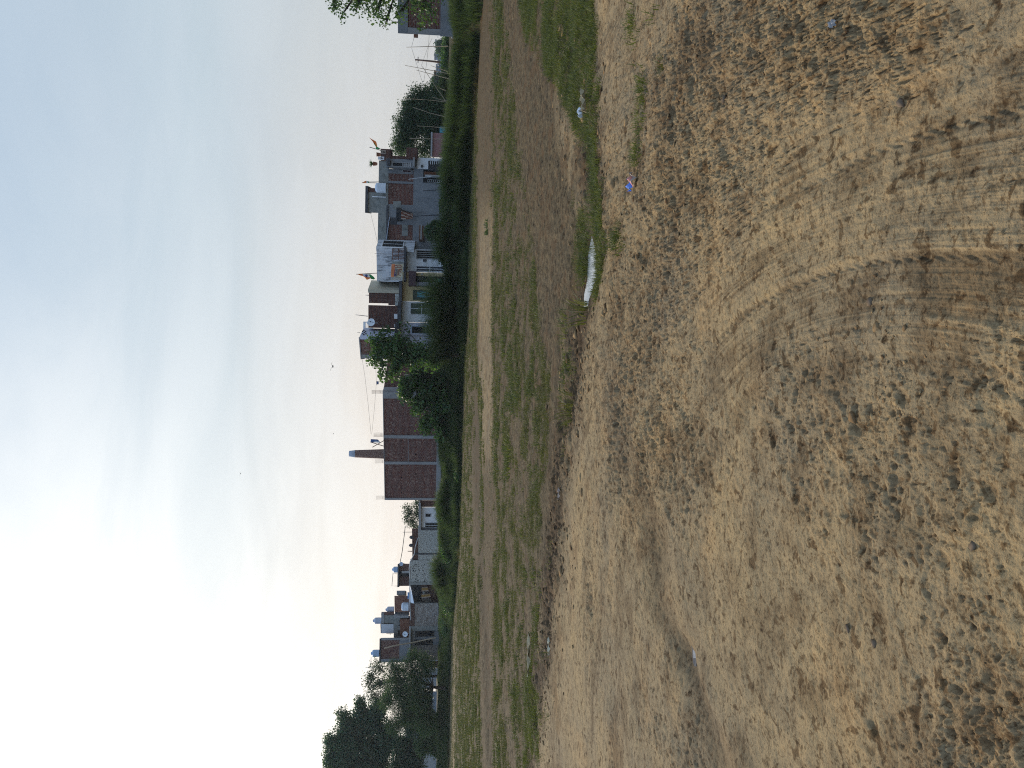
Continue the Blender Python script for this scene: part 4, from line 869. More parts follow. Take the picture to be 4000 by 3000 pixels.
# rooftop hut
F11=Fac(2290,84,2195,84)
T=Thing('rooftop_hut','small brick hut with an open front behind the mossy wall','hut',F11.W(1,-1,2.5))
T.part('wall',one(F11,F11.r(Z6,925,672,1240,905),-3,0),MAT['brick_red']); T.part('wall',one(F11,F11.r(Z6,905,905,1240,1052),-3,.1),MAT['brick_dark'])
T.part('roof_slab',one(F11,F11.r(Z6,900,665,928,1060),-3.2,.4),MAT['slab_dark'])
T.part('doorway',one(F11,F11.r(Z6,930,790,1100,892),0,.03),MAT['black_void']); T.part('shutter',one(F11,F11.r(Z6,970,793,1098,832),.03,.12),MAT['steel_grey'])  # doorway is a flat panel painted as the dark inside
tank('pale blue ribbed tank on the open fronted rooftop hut',Z6,802,918,722,826,84.5,'tank_blue')
dish('small tilted dish at the corner of the rooftop hut',Z6,965,675,34,83.4,'tank_grey')
mb=MB(); mb.tube([P(*Q(Z6,900,1058),84.0),P(*Q(Z6,800,1057),84.0),P(*Q(Z6,820,835),84.5),P(*Q(Z6,905,850),84.5)],.03,5); single('wire_frame',mb,MAT['slab_dark'],'bent rod frame standing on the rooftop hut','frame',tuple(P(*Q(Z6,900,1058),84.0)))
# canopy bay with rug
F12=Fac(2365,84,2270,82)
T=Thing('sheet_shelter','dark open shelter under a pale tarpaulin between the village walls','shelter',basez(F12,1))
T.part('back_wall',one(F12,F12.r(Z6,1305,1020,1700,1345),-3,.0),MAT['brick_dark'])
T.part('dark_bay',one(F12,F12.r(Z6,1110,1022,1308,1330),-3,.01),MAT['tarp_black'])
a=[P(*Q(Z6,*q),81.6) for q in ((1095,1335),(1105,1040),(1185,1335),(1125,1040))]
g=[[a[0]*(1-s)+a[1]*s+(a[2]*(1-s)+a[3]*s-a[0]*(1-s)-a[1]*s)*t+np.array([0,-.5*t,0]) for s in np.linspace(0,1,9)] for t in np.linspace(0,1,4)]
T.part('tarpaulin',MB().sheet(g,0,.03),MAT['plastic_white'])
T.part('patch_wall',one(F12,F12.r(Z6,1318,1270,1480,1345),0,.06),MAT['brick_whitewash'])
T.part('post',one(F12,F12.r(Z6,1110,1338,1700,1362),-.2,.12),MAT['plaster_green_grey'])
cloth('tarpaulin','bright blue sheet bundled above the dark shelter',Z6,[(1072,1270),(1070,1165),(1100,1160),(1110,1275)],82.0,[MAT['tarp_blue']],0,amp=.1,cat='tarpaulin')
ZR=(1630,2280,23.7)
T=Thing('patterned_rug','dark brown rug with gold bands and a pale green ring hung on the wall','rug',P(*Q(ZR,1150,800),81.7))
def rp(s,t,off=0): # s 0..1 left(upright)..right, t 0..1 down
    tl,tr,br,bl=(380,1380),(430,240),(920,250),(1280,1280)
    x=tl[0]*(1-s)*(1-t)+tr[0]*s*(1-t)+br[0]*s*t+bl[0]*(1-s)*t; y=tl[1]*(1-s)*(1-t)+tr[1]*s*(1-t)+br[1]*s*t+bl[1]*(1-s)*t
    return P(*Q(ZR,x,y),81.7-off-.03*math.sin(s*14))
def rm(t,s):
    for c in (.06,.30,.60,.88):
        if abs(s-c)<.03: return 2
    return 1 if (.09<s<.28 or .63<s<.86) else 0
o=T.part('rug_cloth',MB().sheet([[rp(s,t) for s in np.linspace(0,1,27)] for t in np.linspace(0,1,5)],rm,.02),[MAT['cloth_dark'],MAT['cloth_gold'],MAT['panel_tan']])
c=P(*Q(ZR,600,830),81.55); R=110/23.7/FPX*81.6
T.part('ring_motif',MB().lathe(c,[(R*.5,-.01),(R,0),(R,.02),(R*.5,.02)],16,axis=(0,-1,0)),MAT['plaster_green_grey'],o)
# ---- left cluster
F13=Fac(2470,88,2310,86)
T=Thing('brick_house','brick house with a recessed dark porch under two roof tanks','house',F13.W(2,-1,2.5))
T.part('wall',one(F13,F13.r(Z6,845,1225,1180,1508),-4,0),MAT['brick_orange'])
T.part('side_wall',one(F13,F13.r(Z6,882,1155,1030,1228),-4,-.2),MAT['concrete'])
T.part('porch',one(F13,F13.r(Z6,848,1508,1090,1565),-2,-.3),MAT['slab_dark']); T.part('post',one(F13,F13.r(Z6,838,1560,1090,1600),-.3,.1),MAT['concrete'])
T=Thing('block_tower','grey two storey block with a long ledge left of the orange brick house','building',F13.W(-2,-1,2.5))
F14=Fac(2495,90,2390,88)
T.part('wall',one(F14,F14.r(Z7,622,212,840,372),-4,0),MAT['plaster_green_grey']); T.part('corner_pillar',one(F14,F14.r(Z7,618,208,835,232),-.3,.04),MAT['brick_dark'])
T.part('roof_edge',one(F14,F14.r(Z7,618,208,668,375),-.2,.05),MAT['concrete'])
T.part('lower_wall',one(F14,F14.r(Z7,830,250,960,632),-4,.2),MAT['plaster_green_grey'])
mb=MB()
for a,b,c_,d_ in ((925,305,950,335),(915,380,940,400),(905,470,935,560),(895,620,935,635)): mb.fbox(F14,F14.r(Z7,a,b,c_,d_),.2,.22)
T.part('wall_gap',mb,MAT['black_void'])
T.part('brick_wall',one(F14,F14.r(Z7,945,248,1130,632),-1,.5),MAT['brick_orange'])
T.part('stair_hood',one(F14,F14.r(Z7,605,372,840,532),-2,.1),MAT['slab_dark']); T.part('white_hoarding',one(F14,F14.r(Z7,622,375,832,525),.1,.2),MAT['plaster_white'])
tank('white tank with blue outlet in front of the orange brick house',Z6,965,1090,1340,1488,85.0,'tank_white',lid=False)
tank('grey blue tank on the orange brick house roof',Z7,688,836,85,195,89.0,'tank_grey')
tank('tall white grey tank with dark cap on the grey block tower',Z7,470,620,275,385,90.0,'tank_grey')
T=Thing('brick_house','tall brick house with a pale corner behind the feathery green tree','house',F14.W(-5,-1,2.5))
F15=Fac(2590,88,2492,88)
T.part('wall',one(F15,F15.r(Z7,600,636,1125,1040),-5,0),MAT['brick_red']); T.part('corner_strip',one(F15,F15.r(Z7,605,632,1125,662),-.2,.05),MAT['concrete'])
T.part('lower_patch',one(F15,F15.r(Z7,930,660,1125,1000),0,.04),MAT['plaster_grey']); T.part('roof_edge',one(F15,F15.r(Z7,585,632,606,1050),-5,.12),MAT['slab_dark'])
T.part('side_patch',one(F15,F15.r(Z7,610,985,1125,1045),0,.05),MAT['plaster_grey'])
tank('pale blue tank on the tall brick house near the feathery tree',Z7,435,582,832,955,88.5,'tank_blue')
dish('round white dish above the long ledge of the village wall',Z7,1033,560,46,85.0)
mb=MB(); mb.tube([P(*Q(Z7,440,955),88.5),P(*Q(Z7,435,1135),88.5)],.03,5); mb.tube([P(*Q(Z7,345,1135),88.5),P(*Q(Z7,600,1135),88.5)],.03,5); single('wire_frame',mb,MAT['steel_grey'],'thin rod frame beside the pale blue tank of the tall brick house','frame',tuple(P(*Q(Z7,600,1135),88.5)))
mb=MB(); mb.tube([P(*Q(Z7,705,555),90),P(*Q(Z7,815,555),90)],.03,5); mb.tube([P(*Q(Z7,770,530),90),P(*Q(Z7,770,580),90)],.03,5); single('tv_aerial',mb,MAT['slab_dark'],'small aerial standing left of the white hoarding','aerial',tuple(P(*Q(Z7,815,555),90)))
F16=Fac(2590,84,2350,82)
T=Thing('front_building','low patched brick building with two dark openings and a long pale ledge','building',basez(F16,3))
T.part('wall',one(F16,F16.r(Z7,1110,30,1760,420),-3,0),MAT['brick_whitewash'])
T.part('upper_band',one(F16,F16.r(Z7,1105,40,1190,415),0,.05),MAT['brick_dark'])
T.part('column',one(F16,F16.r(Z7,1120,415,1760,490),-.3,.12),MAT['plaster_green_grey'])
T.part('wall',one(F16,F16.r(Z7,1115,490,1760,1010),-3,.01),MAT['plaster_grey'])
T.part('lower_wall',one(F16,F16.r(Z7,1190,750,1760,1005),0,.06),MAT['brick_block'])
o=T.part('doorway',one(F16,F16.r(Z7,1205,490,1530,600),.01,.05),MAT['black_void']); T.part('doorway',one(F16,F16.r(Z7,1190,655,1505,745),.01,.05),MAT['black_void'])  # both doorways are flat panels, inner shade put into the black
T.part('roof_ledge',one(F16,F16.r(Z7,1100,448,1125,885),-.3,.6),MAT['concrete_light'])
T.part('shade_net',one(F16,F16.r(Z7,1092,825,1116,885),.2,.7),MAT['green_net'])
T.part('ledge_strip',one(F16,F16.r(Z7,1590,30,1602,420),0,.5),MAT['concrete'])
a=[P(*Q(Z7,*q),81.0) for q in ((665,805),(900,750),(1120,715),(1560,622))]
mb=MB(); mb.tube(a,.07,6); single('leaning_log',mb,MAT['bamboo'],'long crooked log leaning across the village roof edge','log',tuple(a[-1]))
# small yellow brown gate, white house behind the trees
F17=Fac(3000,90,2600,90)
T=Thing('white_house','white walled house glimpsed through gaps in the dark trees','house',basez(F17,5))
T.part('wall',one(F17,F17.r(Z7,1340,1150,1760,1330),-5,0),MAT['plaster_white'])
T.part('wall',one(F17,F17.r(Z8,1500,330,1860,520),-5,-.05),MAT['plaster_white'])
T.part('gate_wall',one(F17,F17.r(Z7,1310,1025,1760,1148),-5,-.1),MAT['wood_brown']); 
mb=MB(); ra=F17.r(Z7,1330,1030,1545,1125)
for i in range(5): mb.fbox(F17,(ra[0]+(ra[1]-ra[0])*i/4-.03,ra[0]+(ra[1]-ra[0])*i/4+.03,ra[2],ra[3]),-.1,0)
for i in range(4): mb.fbox(F17,(ra[0],ra[1],ra[2]+(ra[3]-ra[2])*i/3-.03,ra[2]+(ra[3]-ra[2])*i/3+.03),-.1,.01)
T.part('gate_grille',mb,MAT['cloth_gold'])
T.part('end_wall',one(F17,F17.r(Z7,1330,968,1760,1024),-4,-.04),MAT['plaster_white'])
T.part('roof_slab',one(F17,F17.r(Z7,1300,968,1335,1150),-5,.3),MAT['slab_dark'])
F18=Fac(3060,98,2800,98)
T=Thing('pale_blue_house','pale bluish house mostly hidden behind the thick trunks','house',basez(F18,3))
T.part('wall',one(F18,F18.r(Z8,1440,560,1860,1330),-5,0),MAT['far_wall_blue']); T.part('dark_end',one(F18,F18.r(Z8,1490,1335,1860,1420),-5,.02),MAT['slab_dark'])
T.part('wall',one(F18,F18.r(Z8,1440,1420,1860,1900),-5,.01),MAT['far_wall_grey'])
T.part('roof_slab',one(F18,F18.r(Z8,1425,560,1445,1900),-5,.3),MAT['slab_dark'])

# ---- pink hut behind the dark tree, far skyline
F19=Fac(600,58,520,58)
T=Thing('pink_hut','faded pink and grey hut under the dark spreading tree','hut',basez(F19,1))
T.part('wall',one(F19,F19.r(Z1,1350,1440,1640,1700),-3,0),MAT['plaster_pink']); T.part('roof_slab',one(F19,F19.r(Z1,1335,1435,1352,1702),-3,.2),MAT['far_wall_grey'])
T.part('side_panel',one(F19,F19.r(Z1,1430,1375,1640,1440),-1,.05),MAT['curtain_blue'])
far=[(1462,1700,1,1400,395,1480,'slab_dark','dark low block at the far right skyline',190),]
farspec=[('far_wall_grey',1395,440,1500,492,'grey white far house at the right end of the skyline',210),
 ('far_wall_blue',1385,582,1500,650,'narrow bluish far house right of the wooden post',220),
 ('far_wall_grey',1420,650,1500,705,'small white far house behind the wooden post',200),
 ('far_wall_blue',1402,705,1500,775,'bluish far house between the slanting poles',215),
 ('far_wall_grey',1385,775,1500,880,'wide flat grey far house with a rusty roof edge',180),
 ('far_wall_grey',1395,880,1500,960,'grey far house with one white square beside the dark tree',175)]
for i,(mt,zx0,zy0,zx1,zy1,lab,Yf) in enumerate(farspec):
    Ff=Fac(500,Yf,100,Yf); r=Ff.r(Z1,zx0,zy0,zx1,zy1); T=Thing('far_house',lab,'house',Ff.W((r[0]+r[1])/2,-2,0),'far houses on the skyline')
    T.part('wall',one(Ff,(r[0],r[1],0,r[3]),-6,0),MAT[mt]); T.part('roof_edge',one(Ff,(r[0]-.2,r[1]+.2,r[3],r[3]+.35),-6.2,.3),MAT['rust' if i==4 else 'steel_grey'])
    w=(r[1]-r[0]); h=r[3]-1.2
    for k in range(2+(i%2)):
        u=r[0]+w*(.2+.3*k); T.part('window',one(Ff,(u,u+w*.13,r[3]-h*.55,r[3]-h*.25),0,.05),MAT['plaster_white' if (i==5 and k==0) else 'slab_dark'])
# ---- poles on the bank
polespec=[((1072,510),(1290,503),(1520,497),48.51,.035,'tall straight pole standing nearest the block house'),
 ((1057,706),(1300,752),(1550,800),47.96,.032,'long thin pole tilting left of the wooden post'),
 ((1178,757),(1330,797),(1560,858),48.18,.030,'knotted thin pole parallel to the long tilted one'),
 ((1243,718),(1390,940),(1535,1145),47.42,.032,'steeply slanting pole crossing in front of the dark tree'),
 ((1335,708),(1410,735),(1520,772),49.05,.028,'short thin pole among the far houses'),
 ((1058,1063),(1290,1078),(1520,1102),49.27,.022,'very thin wispy pole before the dark tree crown'),
 ((1345,1046),(1450,1080),(1550,1098),48.61,.03,'short pale pole low in front of the dark tree'),
 ((1140,1158),(1330,1222),(1530,1272),47.74,.034,'curved pale pole against the dark tree'),
 ((1185,1360),(1330,1368),(1500,1382),48.40,.032,'upright pale pole beside the blue panel of the pink hut'),
 ((1105,1494),(1330,1499),(1570,1510),48.07,.035,'tallest brown pole in front of the pink hut'),
 ((1390,925),(1440,955),(1500,978),49.49,.028,'stubby pole leaning below the grey far house')]
for a,b,c_,Yp,rd,lab in polespec: poleobj('bamboo_pole',lab,'pole',[Q(Z1,*a),Q(Z1,*b),Q(Z1,*c_)],Yp,rd*.72,'bamboo','bamboo poles standing in the bank')
a=[P(*Q(Z1,*q),88.) for q in ((1165,645),(1330,660),(1500,680))]; T=Thing('utility_pole','brown wooden utility post carrying the wires','utility pole',(a[2][0],88,0)); a.append(np.array([a[2][0]-.1,88,0]))
T.part('post',MB().tube(a,[.09,.11,.13,.15],8),MAT['wood_brown']); T.part('insulator',MB().tube([a[0]+np.array([-.35,0,-.35]),a[0]+np.array([.35,0,-.35])],.05,6),MAT['slab_dark'])
def wire(label,pts,Y,rad=.007,sag=0):
    w=[P(*p,Y) for p in pts]; n=len(w)
    single('overhead_wire',MB().tube(w,rad,4),MAT['wire'],label,'wire',tuple(w[0]))
wire('thin wire from the block house roof to the first tall pole',[Q(Z1,1165,375),Q(Z1,1145,440),Q(Z1,1128,505)],44)
wire('thin wire falling from the first tall pole towards the dark tree',[Q(Z1,1128,520),Q(Z1,1172,660),Q(Z1,1215,800),Q(Z1,1252,910)],46)
wire('middle wire running from the block house behind the tilted poles',[Q(Z1,1318,380),Q(Z1,1308,520),Q(Z1,1290,680),Q(Z1,1260,880)],47)
wire('lower wire fanning out above the far houses',[Q(Z1,1350,410),Q(Z1,1300,520),Q(Z1,1230,720)],50.69)
wire('clothes wire rising leftwards from the leafy tree over the brick roof',[Q(Z4,610,570),Q(Z4,650,840),Q(Z4,690,1180),Q(Z4,735,1640)],50)
wire('second clothes wire holding the small navy cloth',[Q(Z4,800,610),Q(Z4,812,900),Q(Z4,785,1260),Q(Z4,745,1650)],54.83)
wire('wire sloping behind the grey house roof down to the white house',[Q(Z2,545,1230),Q(Z2,600,1450),Q(Z2,640,1640)],52)
wire('thick wire from the small tree to the rooftop hut',[Q(Z6,1030,20),Q(Z6,1020,130),Q(Z6,980,450),Q(Z6,945,640)],74,.03)
poleobj('wall_post','thin post above the peeling wall carrying the thick wire','pole',[Q(Z6,985,128),Q(Z6,1160,125)],74,.03,'slab_dark')
poleobj('wall_post','short stout post on the dark brick parapet','pole',[Q(Z6,1072,456),Q(Z6,1150,458)],73,.05,'wood_brown')
# ---- birds
def bird(label,Z,zx,zy,Y,span,tilt):
    c=P(*Q(Z,zx,zy),Y); T=Thing('bird',label,'bird',c,'birds in the sky'); u=span/2
    T.part('bird_body',MB().lathe(c,[(.01,-u*.42),(u*.10,-u*.25),(u*.14,0),(u*.10,u*.22),(u*.07,u*.32),(.01,u*.42)],10,axis=(.7,.6,.1)),MAT['feather'])
    for s_ in (-1,1):
        g=[[c+np.array([s_*t*u, .12*u*(k-.5)*(1-t*.6)*3, u*(.42*math.sin(t*2.4)*(1 if s_>0 else .8)-tilt*s_*t)]) for k in (0,.5,1)] for t in np.linspace(0,1,6)]
        T.part('wing',MB().sheet(g,0,.01),MAT['feather'])
bird('bird with raised wings gliding above the brick roof',Z4,185,668,60,.75,.2)
bird('tiny distant bird left of the gliding one',Z4,195,1637,120,.55,.0)
bird('tiny distant bird high over the chimney',S,940,1850,150,.8,.1)
# ---- litter on the ground
def litter(name,label,cat,px,py,L_,W_,rot,mats,mf=0,amp=.03,seed=1,z=.012,fold=1.0):
    c=G(px,py); c[2]=ground_z(c[0],c[1])[0]; rr=np.random.default_rng(seed); g=[]; n1,n2=9,6
    for i in range(n1):
        row=[]
        for j in range(n2):
            a=(i/(n1-1)-.5)*L_; b=(j/(n2-1)-.5)*W_*(.35+.65*math.sin(math.pi*(.12+.8*i/(n1-1))))
            row.append(c+np.array([a*math.cos(rot)-b*math.sin(rot)+rr.normal(0,.05)*W_*.3, a*math.sin(rot)+b*math.cos(rot), z+amp*fold*(.5+.5*math.sin(i*1.7+j*1.1))+rr.uniform(0,amp*.5)]))
        g.append(row)
    o=build(name,MB().sheet(g,mf,.004,False),mats,None,tuple(c),top=True); tag(o,label,cat)
litter('crumpled_packet','crumpled blue and red plastic packet on dry ground near the grass','packet',2482,712,.17,.11,2.0,[MAT['packet_blue'],MAT['packet_red'],MAT['panel_tan']],lambda t,s: 0 if t>.42 else (1 if t>.15 else 2),.045,3)
litter('plastic_scrap','pale bluish plastic scrap lying in the grassy ditch','scrap',2272,440,.13,.05,.2,[MAT['plastic_white']],0,.05,5,.03)
litter('plastic_scrap','small white shred at the edge of the left hand field','scrap',2147,2523,.25,.05,.1,[MAT['banner_cream']],0,.03,6,.02)
litter('pale_stick','pale split stick lying among the left hand clods','stick',2075,2555,.75,.10,.0,[MAT['straw']],0,.05,7,.02)
litter('pale_chip','small pinkish chip beside the dark ditch line','chip',2193,1928,.16,.06,.0,[MAT['panel_tan']],0,.03,8,.02)
litter('dry_husk','curled pale husk in the ditch right of the puddle','husk',2304,392,.34,.08,.5,[MAT['straw']],0,.05,9,.03)
litter('grey_scrap','greenish grey plastic scrap among the near right clods','scrap',3262,92,.06,.03,1.2,[MAT['concrete']],0,.010,10,.01)
litter('lime_crust','grey and black crust of spilt lime on the tyre track','crust',2668,2540,.20,.08,.3,[MAT['concrete'],MAT['slab_dark']],lambda t,s: 1 if (s>.66 or t<.2) else 0,.003,12,-.004)
for k,(px,py,sz,lab) in enumerate(((3390,1180,.020,'dark upright stone in the middle of the dry ground'),(3302,2455,.018,'dark grey stone standing in a small pit'),(3790,2130,.018,'wet looking grey stone near the lower edge'),(3500,400,.022,'smooth oval stone at the right of the near ground'),(2830,390,.035,'larger dark clod beside the grass tufts'),(3405,2510,.022,'small greenish stone left of the pit stone'))):
    c=G(px,py); V,Ft=rocks(1,300+k,(np.array([c[0]]),np.array([c[1]])),np.array([sz])); 
    o=np_mesh('field_stone',V,Ft,MAT['stone'],None,(c[0],c[1],0),True,True); tag(o,lab,'stone','single stones on the dry ground')
# ================================================================== TREES AND TALL GRASS
def leaves(cent, n_per, sig, size, seed, asp=.5, flat=.0, droop=0.0, long_axis=None):
    r=np.random.default_rng(seed); n=len(cent)*n_per; i=np.repeat(np.arange(len(cent)),n_per)
    sg=np.broadcast_to(sig,(len(cent),))[i]
    p=cent[i]+r.normal(0,1,(n,3)).clip(-1.7,1.7)*sg[:,None]*np.array([1,1,.75])
    s=size*r.uniform(.6,1.35,n)
    a=r.normal(0,1,(n,3)); a[:,2]=a[:,2]*(1-flat)-droop*2; a/=np.linalg.norm(a,axis=1)[:,None]
    b=r.normal(0,1,(n,3)); b-= (b*a).sum(1)[:,None]*a; b/=np.linalg.norm(b,axis=1)[:,None]
    A=a*s[:,None]*.5; B=b*(s*asp)[:,None]*.5; c=np.cross(a,b)*(s*.12)[:,None]
    V=np.stack([p-A,p+B-A*.1+c,p+A,p-B-A*.1+c],1).reshape(-1,3)
    Qd=np.arange(n*4).reshape(n,4); return V,Qd
def tree(name,label,base,trunkpts,rad,blobs,ncl,nper,size,sig,mat,seed,cat='tree',asp=.5,droop=0,flat=0,group=None,squash=.9,shell=.55,limb_r=.35,trunk='bark'):
    """blobs: (px,py,Y,rpx) or (px,py,Y,rx_px(vertical),ry_px(horizontal))"""
    r=np.random.default_rng(seed); base=np.array(base,float); T=Thing(name,label,cat,base,group)
    C_=[]; BC=[]; RB=[]
    vol=[]
    B=[]
    for b in blobs:
        c=P(b[0],b[1],b[2]); k=b[2]/FPX; rv=b[3]*k; rh=(b[4] if len(b)>4 else b[3])*k; B.append((c,rv,rh)); vol.append(rv*rh*rh)
    vol=np.array(vol)**.75; vol/=vol.sum()
    for (c,rv,rh),f in zip(B,vol):
        n=max(3,int(ncl*f)); d=r.normal(0,1,(n,3)); d/=np.linalg.norm(d,axis=1)[:,None]; rad_=r.uniform(0,1,n)**shell*.95
        q=c+d*rad_[:,None]*np.array([rh,rh*squash,rv]); C_.append(q); BC.append(c); RB.append(min(rh,rv))
    cl=np.concatenate(C_); V,Qd=leaves(cl,nper,sig,size,seed+1,asp,flat,droop)
    T.npart('crown',V,Qd,MAT[mat])
    mb=MB(); tp=[np.array(p,float) for p in trunkpts]; n=len(tp)
    mb.tube(tp,[rad*(1-.45*i/max(1,n-1)) for i in range(n)],9)
    top=tp[-1]
    for c,rb in zip(BC,RB):
        st=tp[-1] if c[2]>tp[-1][2] else tp[max(0,n-2)]
        mid=(st+c)/2+r.normal(0,.12,3)*np.linalg.norm(c-st)*.3+np.array([0,0,-.08*np.linalg.norm(c-st)])
        mb.tube([st,mid,c],[rad*limb_r,rad*limb_r*.6,rad*.12],6)
        for q in range(6):
            e=c+r.normal(0,1,3)*np.array([1,1,.8])*rb*.38; mb.tube([mid*.25+c*.75,(mid*.1+c*.9+e)/2,e],[rad*.16,rad*.08,rad*.03],4)
    T.part('trunk',mb,MAT[trunk]); return T
def bz(x,y): return float(ground_z(x,y)[0])
# overhanging tree at the right edge
b=P(1770,-330,33.); b[2]=bz(b[0],b[1])-.2
tree('roadside_tree','leafy tree hanging its branches into view before the block house',b,[b,b+np.array([.1,0,2.2]),b+np.array([-.3,0,4.2])],.28,
 [(1330,-150,33,130,150),(1300,-60,32.6,60,60),(1420,-60,32.5,70,100),(1500,-50,32.2,60,80),(1470,45,32,35,35),(1390,25,32,45,30),(1600,-50,32.4,60,70),(1560,50,32.2,38,32),(1700,-80,32.5,50,70),(1300,10,32.4,35,30),(1345,45,32.1,30,22),(1510,80,32.0,22,25),(1650,40,32.3,50,50)],430,22,.12,.20,'leaf_mid',11,asp=.75,droop=.5,limb_r=.25)
# dark spreading tree on the right
b=P(1760,500,63.); b[2]=bz(b[0],b[1])-.1
tree('dense_tree','dense dark spreading tree behind the bamboo poles',b,[b,b+np.array([.1,0,1.4]),b+np.array([.3,0,2.4])],.35,
 [(1585,560,63,45,38),(1610,500,63,70,55),(1640,450,62.5,75,50),(1660,400,62,60,38),(1640,370,62,38,22),(1560,580,63,22,22),(1690,470,62,60,60),(1710,540,62.5,60,55),(1690,370,62.5,45,30),(1600,420,62.5,30,25),(1720,420,61.5,45,50),(1650,590,63,60,20)],1500,26,.20,.38,'leaf_dark',12,asp=.4,droop=.3)
# broad leaved tree before the lilac house
b=P(1800,1395,50.14); b[1]=47.74; b[2]=bz(b[0],b[1])-.1
tree('broadleaf_tree','broad leaved green tree between the lilac house and the brick building',b,[b,b+np.array([.05,0,1.3]),b+np.array([-.1,0,2.6])],.13,
 [(1490,1330,47.74,38,28),(1450,1335,47.74,18,20),(1520,1370,47.52,45,38),(1560,1350,47.52,45,45),(1510,1290,47.74,16,14),(1580,1285,47.74,16,12),(1600,1400,47.52,50,42),(1560,1410,47.74,40,40),(1490,1420,47.74,30,22),(1455,1400,47.85,16,26),(1500,1470,47.63,20,18),(1540,1450,47.63,28,26),(1640,1380,47.42,45,45),(1680,1400,47.42,40,50),(1475,1375,47.85,22,22)],300,15,.19,.25,'leaf_broad',13,asp=.85,droop=.25,limb_r=.35,shell=.7)
b=P(1800,1570,52.4); b[1]=52.4; b[2]=bz(b[0],b[1])-.1
tree('leafy_bush','big bushy shrub with bright leaves before the brick building corner',b,[b,b+np.array([.05,0,.7]),b+np.array([-.1,0,1.3])],.10,
 [(1590,1540,52.4,32,38),(1620,1500,52.6,45,40),(1580,1500,52.6,25,25),(1640,1580,52.4,45,45),(1680,1530,52.2,50,60),(1700,1620,52.4,45,45),(1665,1660,52.6,35,40),(1720,1690,52.4,30,40),(1740,1560,52.0,40,70),(1720,1470,52.0,45,50),(1640,1460,52.4,45,40)],400,19,.22,.22,'leaf_broad',14,cat='shrub',asp=.75,shell=.75)
b=P(1710,2010,76.); b[2]=bz(b[0],b[1])-.1
tree('small_tree','small ragged tree rising behind the little white house roof',b,[b,b+np.array([.05,0,1.8]),b+np.array([0,0,2.6])],.13,
 [(1590,1985,76,20,14),(1600,2005,76,26,18),(1610,2040,76,24,20),(1590,2025,76,18,14),(1625,1975,76,14,16),(1625,2060,76,20,12),(1640,2010,76,18,28),(1635,1960,76,16,12),(1640,2080,76,12,8)],330,10,.15,.21,'leaf_dark',15,asp=.5,droop=.2)
# feathery green tree in front of the left cluster
b=P(1750,2690,80.); b[2]=bz(b[0],b[1])-.1
tree('feathery_tree','feathery mid green tree in front of the tall brick house',b,[b,b+np.array([.1,0,1.0]),b+np.array([.2,0,1.9])],.25,
 [(1540,2610,80,38,30),(1550,2650,80,50,45),(1560,2700,79.6,58,50),(1600,2600,79.6,50,35),(1620,2560,79.8,40,25),(1580,2750,80,60,50),(1590,2800,80,55,45),(1620,2660,79.2,55,55),(1640,2730,79.3,50,60),(1510,2740,80.2,30,40),(1660,2600,79.4,40,50),(1660,2820,79.6,50,60),(1545,2830,80.3,40,40)],2100,26,.22,.23,'leaf_feather',16,asp=.22,flat=.4)
b=P(1740,2640,84.); b[1]=84; b[2]=bz(b[0],b[1])-.1
tree('slender_tree','thin open crowned tree rising above the feathery one',b,[b,b+np.array([0,0,3]),b+np.array([-.5,0,5.2])],.16,
 [(1470,2600,84,28,22),(1450,2640,84,28,24),(1450,2680,84,30,25),(1460,2720,84,38,25),(1490,2670,84,30,30),(1475,2750,84,35,22),(1490,2620,84,22,22),(1510,2720,84,30,35),(1440,2655,84,20,16)],330,12,.22,.27,'leaf_dark',17,asp=.4)
b=P(1745,2895,92.); b[2]=bz(b[0],b[1])-.1
tree('large_tree','largest dark round topped tree at the far left',b,[b,b+np.array([.1,0,3.0]),b+np.array([.4,0,5.5])],.42,
 [(1330,2900,92,50,50),(1370,2840,92,50,45),(1310,2960,92,45,50),(1360,2960,91.5,60,60),(1400,2900,91.5,60,60),(1420,2800,92,45,40),(1410,2750,92,22,28),(1450,2830,91.5,45,45),(1470,2920,91.5,50,50),(1340,3050,92,60,70),(1440,3000,91.5,60,60),(1490,2980,91.5,35,40),(1500,2860,91.5,38,40),(1480,2780,91.5,40,40),(1520,2900,91,40,50),(1290,2900,92,20,26),(1340,2800,92.3,22,24),(1400,3060,92,90,60),(1300,3030,92.5,30,40)],1750,34,.28,.40,'leaf_blue_dark',18,asp=.55)
for k,(px,py,Y_,lab,sz) in enumerate(((1640,2790,86.,'low dark tree tucked between the feathery tree and the white house gap',48),(1600,2960,88.,'dark drooping tree with a thick trunk in front of the pale blue house',62),(1690,2870,84.,'mid green bushy tree standing low before the largest tree',42))):
    b=P(1745,py+ (10 if k!=1 else -25),Y_); b[2]=bz(b[0],b[1])-.1
    tree('dense_tree' if k!=2 else 'bushy_tree',lab,b,[b,b+np.array([.1,0,1.5]),b+np.array([.2,0,2.4])],.30 if k==1 else .2,
     [(px,py,Y_,sz,sz),(px-35,py+40,Y_,sz*.7,sz*.8),(px-30,py-45,Y_,sz*.6,sz*.7),(px+25,py+55,Y_,sz*.6,sz*.6),(px+20,py-55,Y_,sz*.6,sz*.5)],620,24,.28,.34,'leaf_feather' if k==2 else 'leaf_dark',30+k,asp=.45,droop=.3)
